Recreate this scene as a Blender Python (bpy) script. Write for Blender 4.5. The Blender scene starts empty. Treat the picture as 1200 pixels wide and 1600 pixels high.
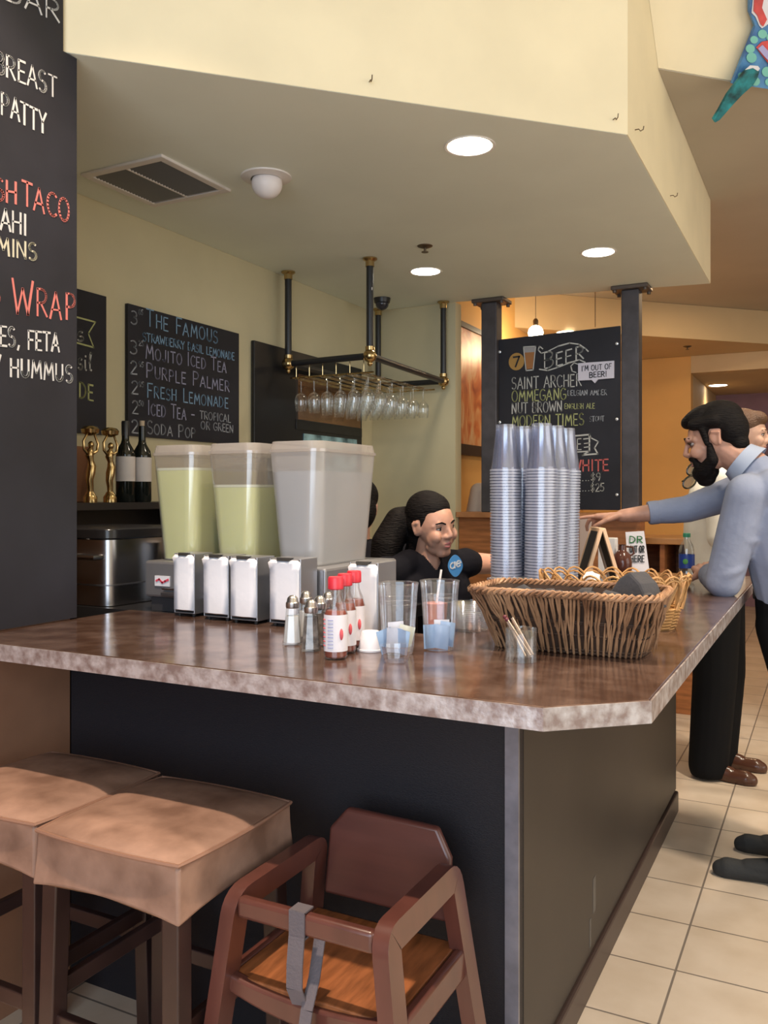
import bpy, bmesh, math, random
from mathutils import Vector, Matrix, Euler
random.seed(7)
SC = bpy.context.scene
COL = SC.collection
PI = math.pi
# ------------------------------------------------------------------ camera, world, lights, exposure
HC, FPX, HOR = 1.40, 1340.0, 774.0          # eye height, focal length in px (1200x1600), horizon row
SA, CA = math.sin(math.radians(27.4)), math.cos(math.radians(27.4))
cam_d = bpy.data.cameras.new('camera'); cam = bpy.data.objects.new('camera', cam_d); COL.objects.link(cam)
cam.location = (0, 0, HC); cam.rotation_euler = (PI/2, 0, math.radians(27.4))
cam_d.sensor_fit = 'VERTICAL'; cam_d.sensor_height = 36; cam_d.sensor_width = 27
cam_d.lens = FPX/1600*36; cam_d.shift_y = -(800-HOR)/1600; cam_d.clip_start = 0.05
SC.camera = cam
SC.view_settings.view_transform = 'Standard'; SC.view_settings.look = 'None'
SC.view_settings.exposure = 0.14; SC.view_settings.gamma = 1.0; SC.view_settings.use_curve_mapping = False
w = bpy.data.worlds.new('daylight'); SC.world = w; w.use_nodes = True
w.node_tree.nodes['Background'].inputs[0].default_value = (0.80, 0.89, 1.0, 1)
w.node_tree.nodes['Background'].inputs[1].default_value = 0.6
SC.cycles.max_bounces = 10; SC.cycles.diffuse_bounces = 4; SC.cycles.glossy_bounces = 4
SC.cycles.transmission_bounces = 8; SC.cycles.transparent_max_bounces = 40
SC.cycles.caustics_reflective = False; SC.cycles.caustics_refractive = False
SC.cycles.sample_clamp_indirect = 4.0
try: SC.cycles.use_denoising = True
except Exception: pass

def lamp(name, kind, loc, energy, color, rot=(0, 0, 0), **kw):
    d = bpy.data.lights.new(name, kind); d.energy = energy; d.color = color
    for k, v in kw.items(): setattr(d, k, v)
    o = bpy.data.objects.new(name, d); COL.objects.link(o); o.location = loc; o.rotation_euler = rot
    return o
DAY = (0.74, 0.86, 1.0); WARM = (1.0, 0.70, 0.40); SOFT = (1.0, 0.86, 0.68)
# daylight through the shop windows behind the camera and to the right
lamp('daylight_front', 'AREA', (0.9, -2.85, 2.1), 180, DAY, (PI/2, 0, 0), shape='RECTANGLE', size=4.6, size_y=3.4)
lamp('daylight_right', 'AREA', (3.85, 2.6, 2.2), 60, (1.0, 0.90, 0.76), (PI/2, 0, PI/2), shape='RECTANGLE', size=4.5, size_y=2.4)
# daylight falling steeply through the roof light above the stools
lamp('roof_light', 'SPOT', (-1.0, 0.95, 4.5), 620, (1.0, 0.78, 0.58), (0.10, 0, 0), spot_size=math.radians(62), spot_blend=0.25, shadow_soft_size=0.05)

lamp('aisle_roof_light', 'SPOT', (1.25, 2.5, 4.4), 420, (1.0, 0.84, 0.66), (0, math.radians(17), 0), spot_size=math.radians(62), spot_blend=.5, shadow_soft_size=.16)

lamp('shirt_fill_spot', 'SPOT', (0.9, 3.0, 4.3), 190, SOFT, Vector((-1.42, 1.6, -3.05)).to_track_quat('-Z', 'Y').to_euler(), spot_size=math.radians(26), spot_blend=.5, shadow_soft_size=.06)  # fill spot added to brighten the white shirt, not a known fitting
lamp('far_aisle_light', 'SPOT', (0.0, 4.5, 3.12), 110, SOFT, (0, math.radians(-4), 0), spot_size=math.radians(68), spot_blend=.6, shadow_soft_size=.09)
# ------------------------------------------------------------------ photo pixel -> place
def ray(px): return (px-600)/FPX
def onZ(px, py, z):
    d = (HC-z)*FPX/(py-HOR); return Vector((CA*ray(px)*d-SA*d, SA*ray(px)*d+CA*d, z))
def onX(px, py, X):
    u = ray(px); d = X/(CA*u-SA); return Vector((X, d*(SA*u+CA), HC-(py-HOR)*d/FPX))
def onY(px, py, Y):
    u = ray(px); d = Y/(SA*u+CA); return Vector((d*(CA*u-SA), Y, HC-(py-HOR)*d/FPX))
def atD(px, py, d):
    u = ray(px); return Vector((d*(CA*u-SA), d*(SA*u+CA), HC-(py-HOR)*d/FPX))

# ------------------------------------------------------------------ materials
MATS = {}
def M(name, col, rough=0.5, metal=0.0, noise=0.0, nscale=8.0, bump=0.0, bscale=60.0, col2=None, stretch=None,
      emit=0.0, sss=0.0, spec=None, coat=0.0, lo=0.35, hi=0.65, sheen=0.0, trans=0.0):
    if name in MATS: return MATS[name]
    m = bpy.data.materials.new(name); m.use_nodes = True; MATS[name] = m
    nt = m.node_tree; b = nt.nodes['Principled BSDF']
    b.inputs['Base Color'].default_value = (*col, 1); b.inputs['Roughness'].default_value = rough
    b.inputs['Metallic'].default_value = metal
    if spec is not None: b.inputs['Specular IOR Level'].default_value = spec
    if coat: b.inputs['Coat Weight'].default_value = coat; b.inputs['Coat Roughness'].default_value = 0.12
    if sss: b.inputs['Subsurface Weight'].default_value = sss; b.inputs['Subsurface Radius'].default_value = (0.02, 0.008, 0.004)
    if sheen: b.inputs['Sheen Weight'].default_value = sheen
    if emit: b.inputs['Emission Color'].default_value = (*col, 1); b.inputs['Emission Strength'].default_value = emit
    if noise or col2 or bump:
        tc = nt.nodes.new('ShaderNodeTexCoord'); mp = nt.nodes.new('ShaderNodeMapping')
        nt.links.new(tc.outputs['Object'], mp.inputs[0])
        if stretch: mp.inputs['Scale'].default_value = stretch
    if noise or col2:
        n = nt.nodes.new('ShaderNodeTexNoise'); n.inputs['Scale'].default_value = nscale; n.inputs['Detail'].default_value = 6
        r = nt.nodes.new('ShaderNodeValToRGB'); nt.links.new(mp.outputs[0], n.inputs[0]); nt.links.new(n.outputs['Fac'], r.inputs[0])
        r.color_ramp.elements[0].position = lo; r.color_ramp.elements[1].position = hi
        a = tuple(c*(1-noise) for c in col); c2 = col2 if col2 else tuple(min(1, c*(1+noise)) for c in col)
        r.color_ramp.elements[0].color = (*a, 1); r.color_ramp.elements[1].color = (*c2, 1)
        nt.links.new(r.outputs[0], b.inputs['Base Color'])
    if bump:
        n2 = nt.nodes.new('ShaderNodeTexNoise'); n2.inputs['Scale'].default_value = bscale; n2.inputs['Detail'].default_value = 4
        bp = nt.nodes.new('ShaderNodeBump'); bp.inputs['Strength'].default_value = bump; bp.inputs['Distance'].default_value = 0.01
        nt.links.new(mp.outputs[0], n2.inputs[0]); nt.links.new(n2.outputs['Fac'], bp.inputs['Height']); nt.links.new(bp.outputs[0], b.inputs['Normal'])
    return m
def clear(name, tint=(0.95, 0.97, 1.0), cloud=0.05, gloss=0.12, cloudcol=(0.8, 0.85, 0.95), rough=0.08, edge=0.4):
    """thin clear plastic or glass wall: transparent, with a sheen and a little cloudiness"""
    if name in MATS: return MATS[name]
    m = bpy.data.materials.new(name); m.use_nodes = True; MATS[name] = m
    nt = m.node_tree; nt.nodes.remove(nt.nodes['Principled BSDF']); out = nt.nodes['Material Output']
    t = nt.nodes.new('ShaderNodeBsdfTransparent'); t.inputs[0].default_value = (*tint, 1)
    g = nt.nodes.new('ShaderNodeBsdfGlossy'); g.inputs['Color'].default_value = (1, 1, 1, 1); g.inputs['Roughness'].default_value = rough
    d = nt.nodes.new('ShaderNodeBsdfDiffuse'); d.inputs[0].default_value = (*cloudcol, 1)
    tl = nt.nodes.new('ShaderNodeBsdfTranslucent'); tl.inputs[0].default_value = (*cloudcol, 1)
    md = nt.nodes.new('ShaderNodeMixShader'); md.inputs[0].default_value = 0.4; nt.links.new(d.outputs[0], md.inputs[1]); nt.links.new(tl.outputs[0], md.inputs[2])
    m1 = nt.nodes.new('ShaderNodeMixShader'); m1.inputs[0].default_value = cloud
    nt.links.new(t.outputs[0], m1.inputs[1]); nt.links.new(md.outputs[0], m1.inputs[2])
    lw = nt.nodes.new('ShaderNodeLayerWeight'); lw.inputs[0].default_value = 0.3
    mu = nt.nodes.new('ShaderNodeMath'); mu.operation = 'MULTIPLY_ADD'; mu.inputs[1].default_value = edge; mu.inputs[2].default_value = gloss; mu.use_clamp = True
    nt.links.new(lw.outputs['Fresnel'], mu.inputs[0])
    m2 = nt.nodes.new('ShaderNodeMixShader'); nt.links.new(mu.outputs[0], m2.inputs[0])
    nt.links.new(m1.outputs[0], m2.inputs[1]); nt.links.new(g.outputs[0], m2.inputs[2]); nt.links.new(m2.outputs[0], out.inputs[0])
    return m

# ------------------------------------------------------------------ mesh builder
class MB:
    def __init__(s): s.bm = bmesh.new()
    def _add(s, verts, faces):
        vs = [s.bm.verts.new(v) for v in verts]
        for f in faces:
            try: s.bm.faces.new([vs[i] for i in f])
            except ValueError: pass
        return vs
    def box(s, x0, x1, y0, y1, z0, z1):
        s._add([(x0,y0,z0),(x1,y0,z0),(x1,y1,z0),(x0,y1,z0),(x0,y0,z1),(x1,y0,z1),(x1,y1,z1),(x0,y1,z1)],
               [(0,3,2,1),(4,5,6,7),(0,1,5,4),(1,2,6,5),(2,3,7,6),(3,0,4,7)]); return s
    def prism(s, pts, z0, z1, top=None):
        n = len(pts); t = top or pts
        s._add([(p[0],p[1],z0) for p in pts]+[(p[0],p[1],z1) for p in t],
               [tuple(range(n))[::-1], tuple(range(n,2*n))]+[(i,(i+1)%n,n+(i+1)%n,n+i) for i in range(n)]); return s
    def slab(s, pts, off):
        """planar polygon of 3D points thickened by the vector off"""
        n = len(pts); o = Vector(off)
        s._add([Vector(p) for p in pts]+[Vector(p)+o for p in pts],
               [tuple(range(n))[::-1], tuple(range(n,2*n))]+[(i,(i+1)%n,n+(i+1)%n,n+i) for i in range(n)]); return s
    def bar(s, a, b, w, h, up=(0,0,1)):
        a, b = Vector(a), Vector(b); d = (b-a).normalized(); u = Vector(up)
        x = d.cross(u).normalized(); y = x.cross(d).normalized()
        c = [x*sx*w/2+y*sy*h/2 for sx, sy in ((-1,-1),(1,-1),(1,1),(-1,1))]
        s._add([a+v for v in c]+[b+v for v in c], [(3,2,1,0),(4,5,6,7)]+[(i,(i+1)%4,4+(i+1)%4,4+i) for i in range(4)]); return s
    def tube(s, pts, r, n=8, closed=False):
        pts = [Vector(p) for p in pts]; rs = r if isinstance(r, (list, tuple)) else [r]*len(pts)
        m = len(pts); rings = []; prev = None
        for i, p in enumerate(pts):
            a = pts[(i-1) % m] if (closed or i > 0) else p; b = pts[(i+1) % m] if (closed or i < m-1) else p
            d = (b-a); d = d.normalized() if d.length > 1e-9 else Vector((0,0,1))
            if prev is None:
                ref = Vector((0,0,1)) if abs(d.z) < 0.9 else Vector((1,0,0)); x = d.cross(ref).normalized()
            else:
                x = prev-d*prev.dot(d); x = x.normalized() if x.length > 1e-6 else d.cross(Vector((1,0,0))).normalized()
            prev = x; y = d.cross(x)
            rings.append([s.bm.verts.new(p+(x*math.cos(2*PI*k/n)+y*math.sin(2*PI*k/n))*rs[i]) for k in range(n)])
        for i in range(m if closed else m-1):
            A, B = rings[i], rings[(i+1) % m]
            for k in range(n):
                try: s.bm.faces.new((A[k], A[(k+1)%n], B[(k+1)%n], B[k]))
                except ValueError: pass
        if not closed:
            s.bm.faces.new(rings[0][::-1]); s.bm.faces.new(rings[-1])
        return s
    def lathe(s, prof, c=(0,0,0), n=24, cap0=True, cap1=True, sx=1.0, sy=1.0):
        c = Vector(c); rings = []
        for r, z in prof:
            rings.append([s.bm.verts.new(c+Vector((r*sx*math.cos(2*PI*k/n), r*sy*math.sin(2*PI*k/n), z))) for k in range(n)])
        for A, B in zip(rings, rings[1:]):
            for k in range(n): s.bm.faces.new((A[k], A[(k+1)%n], B[(k+1)%n], B[k]))
        if cap0: s.bm.faces.new(rings[0][::-1])
        if cap1: s.bm.faces.new(rings[-1])
        return s
    def ball(s, c, r, n=2, scale=(1,1,1)):
        g = bmesh.ops.create_icosphere(s.bm, subdivisions=n, radius=1.0)
        for v in g['verts']: v.co = Vector(c)+Vector((v.co.x*r*scale[0], v.co.y*r*scale[1], v.co.z*r*scale[2]))
        return s
    def rrect(s, x0, x1, y0, y1, z0, z1, rad, taper=0.0, n=5, open_top=False):
        """rounded rectangle prism; the bottom is smaller by taper"""
        def ring(t):
            a0, a1, b0, b1 = x0+t, x1-t, y0+t, y1-t; out = []
            for cx, cy, st in ((a1-rad,b1-rad,0),(a0+rad,b1-rad,1),(a0+rad,b0+rad,2),(a1-rad,b0+rad,3)):
                for k in range(n+1):
                    a = (st+k/n)*PI/2; out.append((cx+rad*math.cos(a), cy+rad*math.sin(a)))
            return out
        A, B = ring(taper), ring(0); m = len(A)
        fs = [tuple(range(m))[::-1]]+[(i,(i+1)%m,m+(i+1)%m,m+i) for i in range(m)]
        if not open_top: fs.append(tuple(range(m,2*m)))
        s._add([(p[0],p[1],z0) for p in A]+[(p[0],p[1],z1) for p in B], fs); return s
WL = {}
def obj(name, mb, mat, parent=None, smooth=False, bevel=0.0, local=False, sub=0, seg=2):
    bm = mb.bm if isinstance(mb, MB) else mb
    if parent is not None and not local:
        off = WL.get(parent.name, Vector((0,0,0)))
        bmesh.ops.translate(bm, verts=bm.verts, vec=-off)
    bmesh.ops.recalc_face_normals(bm, faces=bm.faces)
    me = bpy.data.meshes.new(name); bm.to_mesh(me); bm.free()
    if mat: me.materials.append(mat)
    if smooth:
        for p in me.polygons: p.use_smooth = True
    o = bpy.data.objects.new(name, me); COL.objects.link(o)
    if parent is not None: o.parent = parent; WL[o.name] = WL.get(parent.name, Vector((0,0,0)))
    if bevel:
        b = o.modifiers.new('edge', 'BEVEL'); b.width = bevel; b.segments = seg; b.limit_method = 'ANGLE'; b.angle_limit = 0.6
        if smooth: b.harden_normals = False
    if smooth:
        try: me.set_sharp_from_angle(angle=math.radians(38))
        except Exception: pass
    if sub:
        sm = o.modifiers.new('soft', 'SUBSURF'); sm.levels = sub; sm.render_levels = sub
    return o
def tag(o, label, cat, group=None):
    o['label'] = label; o['category'] = cat
    if group: o['group'] = group
    return o
def thing(name, label, cat, loc=(0,0,0), group=None):
    o = bpy.data.objects.new(name, None); COL.objects.link(o); o.location = loc; o.empty_display_size = 0.05
    WL[o.name] = Vector(loc); return tag(o, label, cat, group)
def struct(name, mb, mat, **kw):
    o = obj(name, mb, mat, **kw); o['kind'] = 'structure'; return o
def dup(root, loc, rotz=0.0, label=None, group=None, scale=None):
    r = root.copy(); COL.objects.link(r); r.location = loc; r.rotation_euler = (0, 0, rotz)
    if scale: r.scale = scale
    if label: r['label'] = label
    if group: r['group'] = group
    for ch in list(root.children):
        c = ch.copy(); COL.objects.link(c); c.parent = r
        for g in list(ch.children):
            d = g.copy(); COL.objects.link(d); d.parent = c
    return r

# ------------------------------------------------------------------ chalk lettering (single strokes)
def arc(cx, cy, rx, ry, a0, a1, n=10):
    return [(cx+rx*math.cos(math.radians(a0+(a1-a0)*i/n)), cy+ry*math.sin(math.radians(a0+(a1-a0)*i/n))) for i in range(n+1)]
GL = {
'A': (.62, [[(0,0),(.31,1),(.62,0)],[(.1,.34),(.53,.34)]]),
'B': (.55, [[(.05,0),(.05,1)],[(.05,1)]+arc(.25,.76,.25,.24,90,-90)+[(.05,.52)],[(.05,.52)]+arc(.27,.26,.28,.26,90,-90)+[(.05,0)]]),
'C': (.58, [arc(.34,.5,.33,.5,50,310,14)]),
'D': (.6, [[(.05,0),(.05,1)],[(.05,1)]+arc(.15,.5,.43,.5,90,-90,12)+[(.05,0)]]),
'E': (.48, [[(.46,1),(.05,1),(.05,0),(.48,0)],[(.05,.52),(.4,.52)]]),
'F': (.46, [[(.48,1),(.05,1),(.05,0)],[(.05,.52),(.38,.52)]]),
'G': (.62, [arc(.34,.5,.33,.5,50,330,14)+[(.62,.45),(.36,.45)]]),
'H': (.6, [[(.05,0),(.05,1)],[(.55,0),(.55,1)],[(.05,.52),(.55,.52)]]),
'I': (.16, [[(.08,0),(.08,1)]]),
'J': (.45, [[(.4,1),(.4,.2)]+arc(.22,.2,.18,.2,0,-160,8)]),
'K': (.55, [[(.05,0),(.05,1)],[(.52,1),(.05,.42),(.55,0)]]),
'L': (.45, [[(.05,1),(.05,0),(.45,0)]]),
'M': (.75, [[(.03,0),(.12,1),(.37,.3),(.63,1),(.72,0)]]),
'N': (.62, [[(.05,0),(.05,1),(.57,0),(.57,1)]]),
'O': (.68, [arc(.34,.5,.32,.5,90,450,18)]),
'P': (.54, [[(.05,0),(.05,1)]+arc(.24,.74,.28,.26,90,-90)+[(.05,.48)]]),
'Q': (.68, [arc(.34,.5,.32,.5,90,450,18),[(.42,.25),(.66,-.05)]]),
'R': (.56, [[(.05,0),(.05,1)]+arc(.24,.74,.28,.26,90,-90)+[(.05,.48)],[(.22,.48),(.56,0)]]),
'S': (.52, [arc(.27,.75,.22,.25,40,240,9)+arc(.26,.25,.25,.26,70,-140,9)]),
'T': (.56, [[(0,1),(.56,1)],[(.28,1),(.28,0)]]),
'U': (.6, [[(.05,1),(.05,.3)]+arc(.3,.3,.25,.3,180,360,10)+[(.55,1)]]),
'V': (.6, [[(0,1),(.3,0),(.6,1)]]),
'W': (.85, [[(0,1),(.2,0),(.42,.75),(.64,0),(.85,1)]]),
'X': (.55, [[(0,0),(.55,1)],[(0,1),(.55,0)]]),
'Y': (.56, [[(0,1),(.28,.5),(.56,1)],[(.28,.5),(.28,0)]]),
'Z': (.55, [[(0,1),(.53,1),(0,0),(.55,0)]]),
'0': (.5, [arc(.25,.5,.23,.5,90,450,14)]), '2': (.5, [arc(.24,.74,.22,.26,160,-30,8)+[(.02,0),(.5,0)]]),
'3': (.48, [arc(.2,.76,.24,.24,130,-80,8)+arc(.2,.26,.27,.28,80,-140,9)]),
'5': (.48, [[(.45,1),(.1,1),(.06,.55)]+arc(.2,.3,.26,.3,110,-140,9)]),
'7': (.46, [[(0,1),(.46,1),(.16,0)]]),
'8': (.48, [arc(.24,.76,.2,.23,90,450,12),arc(.24,.27,.23,.27,90,450,12)]),
'4': (.5, [[(.38,0),(.38,1),(0,.35),(.5,.35)]]), '1': (.2, [[(.02,.8),(.12,1),(.12,0)]]), '6': (.48, [[(.4,.95),(.1,.5)]+arc(.24,.28,.22,.27,150,510,12)]),
'9': (.48, [arc(.24,.72,.22,.27,0,360,12)+[(.44,.4),(.3,0)]]),
'$': (.5, [arc(.26,.72,.2,.2,40,250,8)+arc(.25,.3,.22,.22,70,-150,8),[(.26,1.1),(.26,-.1)]]),
',': (.2, [[(.14,.08),(.06,-.14)]]), '.': (.2, [[(.07,.0),(.1,.06)]]), '-': (.45, [[(.05,.45),(.4,.45)]]),
'/': (.4, [[(0,-.1),(.36,1.1)]]), '!': (.2, [[(.1,1),(.1,.3)],[(.1,.08),(.1,0)]]), ' ': (.34, []), "'": (.15, [[(.08,1),(.06,.8)]]),
'{s': (.4, [arc(.22,.42,.15,.16,50,230,8)+arc(.2,.14,.17,.15,60,-150,8)]),
'{i': (.2, [[(.06,.55),(.08,.05),(.16,0)],[(.1,.75),(.11,.8)]]), '{l': (.25, [[(.05,.4),(.2,.95),(.14,1.0),(.07,.8),(.09,.05),(.22,.02)]]),
}
def glyphs(text):
    out, i = [], 0
    while i < len(text):
        c = text[i]
        if c == '{': out.append(('{'+text[i+1], 1.0)); i += 2; continue
        if c.islower(): out.append((c.upper(), 0.8))
        else: out.append((c, 1.0))
        i += 1
    return out
def strokes_to(mb, lines, P0, ex, ez, nrm, wid):
    """lines of (u, v) -> flat chalk ribbons; u runs along ex, v along ez (vectors)"""
    n = Vector(nrm).normalized()
    for ln in lines:
        pts = [P0+ex*u+ez*v for u, v in ln]
        for a, b in zip(pts, pts[1:]):
            d = b-a
            if d.length < 1e-6: continue
            d.normalize(); sd = d.cross(n)*wid/2; e = d*wid*0.35; k = random.uniform(.8, 1.2)
            q = [a-e-sd*k, a-e+sd*k, b+e+sd*k, b+e-sd*k]; h = n*0.0012
            mb._add(q+[v+h for v in q], [(0,1,2,3),(7,6,5,4),(0,4,5,1),(1,5,6,2),(2,6,7,3),(3,7,4,0)])
def chalk(parent, plane, text, p0, p1, hpx, mat, wid=0.008, jitter=0.03, name='lettering', nrm=None, hpx1=None):
    """write text on a board; p0/p1 are the ends of its base line, hpx its height there"""
    ax, val = plane
    f = {'X': lambda p: onX(p[0], p[1], val), 'Y': lambda p: onY(p[0], p[1], val)}[ax]
    P0, P1 = f(p0), f(p1); h0 = (f((p0[0], p0[1]-hpx))-P0).length; h1 = (f((p1[0], p1[1]-(hpx1 or hpx)))-P1).length if hpx1 else h0
    nrm = nrm or {'X': (1,0,0), 'Y': (0,-1,0)}[ax]
    gs = glyphs(text); gap = .16
    tot = sum(GL[c][0]*s+gap for c, s in gs)-gap
    ex = (P1-P0)/tot; mb = MB(); x = 0.0
    for c, s in gs:
        wd, st = GL[c]; jx, jy = random.uniform(-jitter, jitter), random.uniform(-jitter, jitter)
        hh = h0+(h1-h0)*x/tot
        strokes_to(mb, [[(x+u*s+jx, v*s+jy) for u, v in ln] for ln in st], P0, ex, Vector((0,0,hh)), nrm, wid)
        x += wd*s+gap
    return obj(name, mb, mat, parent)
# ------------------------------------------------------------------ the room
cream = M('cream_paint', (0.84, 0.735, 0.50), .75, noise=.04, nscale=3)
olive = M('olive_paint', (0.58, 0.515, 0.33), .7, noise=.05, nscale=2)
under = M('sage_paint', (0.78, 0.82, 0.72), .7, noise=.03, nscale=2)
orange = M('ochre_paint', (0.72, 0.42, 0.14), .7, noise=.05, nscale=2)
tanp = M('tan_paint', (0.62, 0.46, 0.26), .7, noise=.04, nscale=2)
purple = M('plum_paint', (0.30, 0.17, 0.20), .7, noise=.05)
brownwall = M('russet_paint', (0.29, 0.145, 0.085), .65, noise=.10, nscale=5)
black = M('black_laminate', (0.013, 0.012, 0.016), .5, spec=.3, bump=.25, bscale=140, stretch=(1, 1, 6))
ZS, ZC, ZL = 2.68, 3.18, 2.86
def tile_mat():
    m = bpy.data.materials.new('floor_tile'); m.use_nodes = True; nt = m.node_tree; b = nt.nodes['Principled BSDF']
    tc = nt.nodes.new('ShaderNodeTexCoord'); mp = nt.nodes.new('ShaderNodeMapping')
    mp.inputs['Location'].default_value = (0.40+6.0, -2.94+6.0, 0)
    br = nt.nodes.new('ShaderNodeTexBrick'); br.offset = 0; br.squash = 1
    br.inputs['Scale'].default_value = 1.0; br.inputs['Brick Width'].default_value = .3; br.inputs['Row Height'].default_value = .3
    br.inputs['Mortar Size'].default_value = .0035; br.inputs['Mortar Smooth'].default_value = .1; br.inputs['Bias'].default_value = 0
    br.inputs['Color1'].default_value = (.72, .61, .50, 1); br.inputs['Color2'].default_value = (.66, .55, .44, 1); br.inputs['Mortar'].default_value = (.24, .20, .17, 1)
    no = nt.nodes.new('ShaderNodeTexNoise'); no.inputs['Scale'].default_value = 5; no.inputs['Detail'].default_value = 7
    mx = nt.nodes.new('ShaderNodeMix'); mx.data_type = 'RGBA'; mx.blend_type = 'MULTIPLY'; mx.inputs[0].default_value = .5
    rp = nt.nodes.new('ShaderNodeValToRGB'); rp.color_ramp.elements[0].color = (.72, .66, .58, 1); rp.color_ramp.elements[1].color = (1, 1, 1, 1)
    rp.color_ramp.elements[0].position = .35; rp.color_ramp.elements[1].position = .65
    L = nt.links.new
    L(tc.outputs['Object'], mp.inputs[0]); L(mp.outputs[0], br.inputs[0]); L(tc.outputs['Object'], no.inputs[0]); L(no.outputs['Fac'], rp.inputs[0])
    L(br.outputs['Color'], mx.inputs[6]); L(rp.outputs[0], mx.inputs[7]); L(mx.outputs[2], b.inputs['Base Color'])
    b.inputs['Roughness'].default_value = .35
    bp = nt.nodes.new('ShaderNodeBump'); bp.inputs['Strength'].default_value = .3; bp.inputs['Distance'].default_value = .003; bp.invert = True
    L(br.outputs['Fac'], bp.inputs['Height']); L(bp.outputs[0], b.inputs['Normal'])
    return m
struct('floor', MB().box(-6, 5, -3.2, 13, -.1, 0), tile_mat())
struct('wall_left', MB().box(-2.95, -1.96, -3.2, 1.795, 0, 4.8), brownwall)
struct('wall_bar_left', MB().box(-2.96, -2.816, 1.797, 5.40, 0, ZS-.002), olive)
struct('wall_bar_back', MB().box(-2.815, -2.19, 5.25, 5.35, 0, ZS-.002), olive)
struct('wall_far_left', MB().box(-2.96, -2.42, 5.402, 9.6, 0, ZC), orange)
struct('wall_far_back', MB().box(-2.418, -1.28, 9.45, 9.6, 0, ZL-.002), orange)
struct('wall_far_lintel', MB().box(-1.279, 4.0, 9.45, 9.6, 2.68, ZL-.002), tanp)
struct('wall_alcove_side', MB().box(-1.6, -1.28, 9.602, 11.7, 0, 2.678), tanp)
struct('wall_alcove_back', MB().box(-1.6, 4.0, 11.702, 11.85, 0, 2.9), purple)
struct('ceiling_alcove', MB().box(-1.6, 4.0, 9.602, 11.7, 2.68, 2.86), tanp)
struct('wall_right', MB().box(4.0, 4.15, 5.2, 13, 0, 4.8), cream)
struct('wall_front_right', MB().box(4.0, 4.15, -3.2, .2, 0, 4.8), cream)
struct('wall_right_low', MB().box(4.0, 4.15, .2, 5.2, 0, .9), cream)
struct('wall_right_high', MB().box(4.0, 4.15, .2, 5.2, 3.5, 4.8), cream)
struct('wall_front', MB().box(-1.96, -1.5, -3.2, -3.05, 0, 4.8).box(3.3, 4.0, -3.2, -3.05, 0, 4.8).box(-1.5, 3.3, -3.2, -3.05, 0, .35).box(-1.5, 3.3, -3.2, -3.05, 3.95, 4.8), cream)
wf = MB()
for x in (-1.5, .1, 1.7, 3.26): wf.box(x, x+.04, -3.16, -3.1, .35, 3.95)
wf.box(-1.5, 3.3, -3.16, -3.1, .35, .4).box(-1.5, 3.3, -3.16, -3.1, 3.9, 3.95).box(-1.5, 3.3, -3.16, -3.1, 2.5, 2.55)
struct('window_1', wf, M('dark_frame', (.05, .05, .05), .4))
wf = MB()
for y in (.2, 1.8, 3.4, 5.16): wf.box(4.03, 4.09, y, y+.04, .9, 3.5)
wf.box(4.03, 4.09, .2, 5.2, .9, .95).box(4.03, 4.09, .2, 5.2, 3.45, 3.5)
struct('window_2', wf, MATS['dark_frame'])
# high ceiling of the front room, open for a roof light above the stools
struct('ceiling_front', MB().box(-1.96, 4.0, -3.2, .2, 4.7, 4.8).box(-1.96, -1.7, .2, 1.5, 4.7, 4.8).box(-.3, 4.0, .2, 1.5, 4.7, 4.8).box(-1.96, 4.0, 1.5, 5.0, 4.7, 4.8), cream)
# low dropped soffit over the bar: a cream fascia all round and a sage underside
A, B_, C_, D_ = (-1.958, 1.762), (-.631, 3.09), (-.631, 5.49), (-2.188, 5.245)
SOFP = [A, B_, C_, D_, (-2.816, 5.245), (-2.816, 1.797), (-1.958, 1.797)]
struct('ceiling_soffit', MB().prism(SOFP, ZS-.0035, 4.69), cream)
def off_poly(p, k): return p
struct('ceiling_soffit_underside', MB().prism([(-1.957,1.766),(-.634,3.09),(-.634,5.487),(-2.188,5.242),(-2.814,5.242),(-2.814,1.799),(-1.957,1.799)], ZS-.0045, ZS-.0036), under)
# sloping upper fascia to the right and the taupe ceiling behind it
P, Q = (-.630, 3.70), (2.6, 6.93); dz = 1.52; k = 1.16*dz
struct('ceiling_upper_fascia', MB().prism([P, Q, (2.6, 12.0), (-.630, 12.0)], ZC+.002, ZC+dz, [(P[0], P[1]-k), (Q[0], Q[1]-k), (2.6, 12.0), (-.63, 12.0)]), cream)
taupe = M('taupe_paint', (.46, .41, .33), .7, noise=.04, nscale=2)
struct('ceiling_upper', MB().prism([P, Q, (4.0, 8.33), (4.0, 12.0), (-2.95, 12.0), (-2.95, 5.42), (-.63, 5.495)], ZC-.003, ZC), taupe)
# diagonal header and the lower ceiling beyond it
struct('ceiling_header', MB().prism([(-2.95, 6.61), (2.3, 11.86), (2.3, 12.0), (-2.95, 12.0)], ZL, ZC-.005), tanp)
# raised half wall under the posts and the drinks sign
woodo = M('orange_wood', (.36, .14, .05), .45, noise=.25, nscale=6, stretch=(1, 1, 8))
struct('wall_half', MB().box(-2.185, -1.01, 5.30, 5.46, 0, 1.255), woodo)
struct('trim_half_wall_cap', MB().box(-2.185, -1.0, 5.25, 5.50, 1.256, 1.29), M('cap_wood', (.42, .19, .08), .35, noise=.2, nscale=7))

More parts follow.
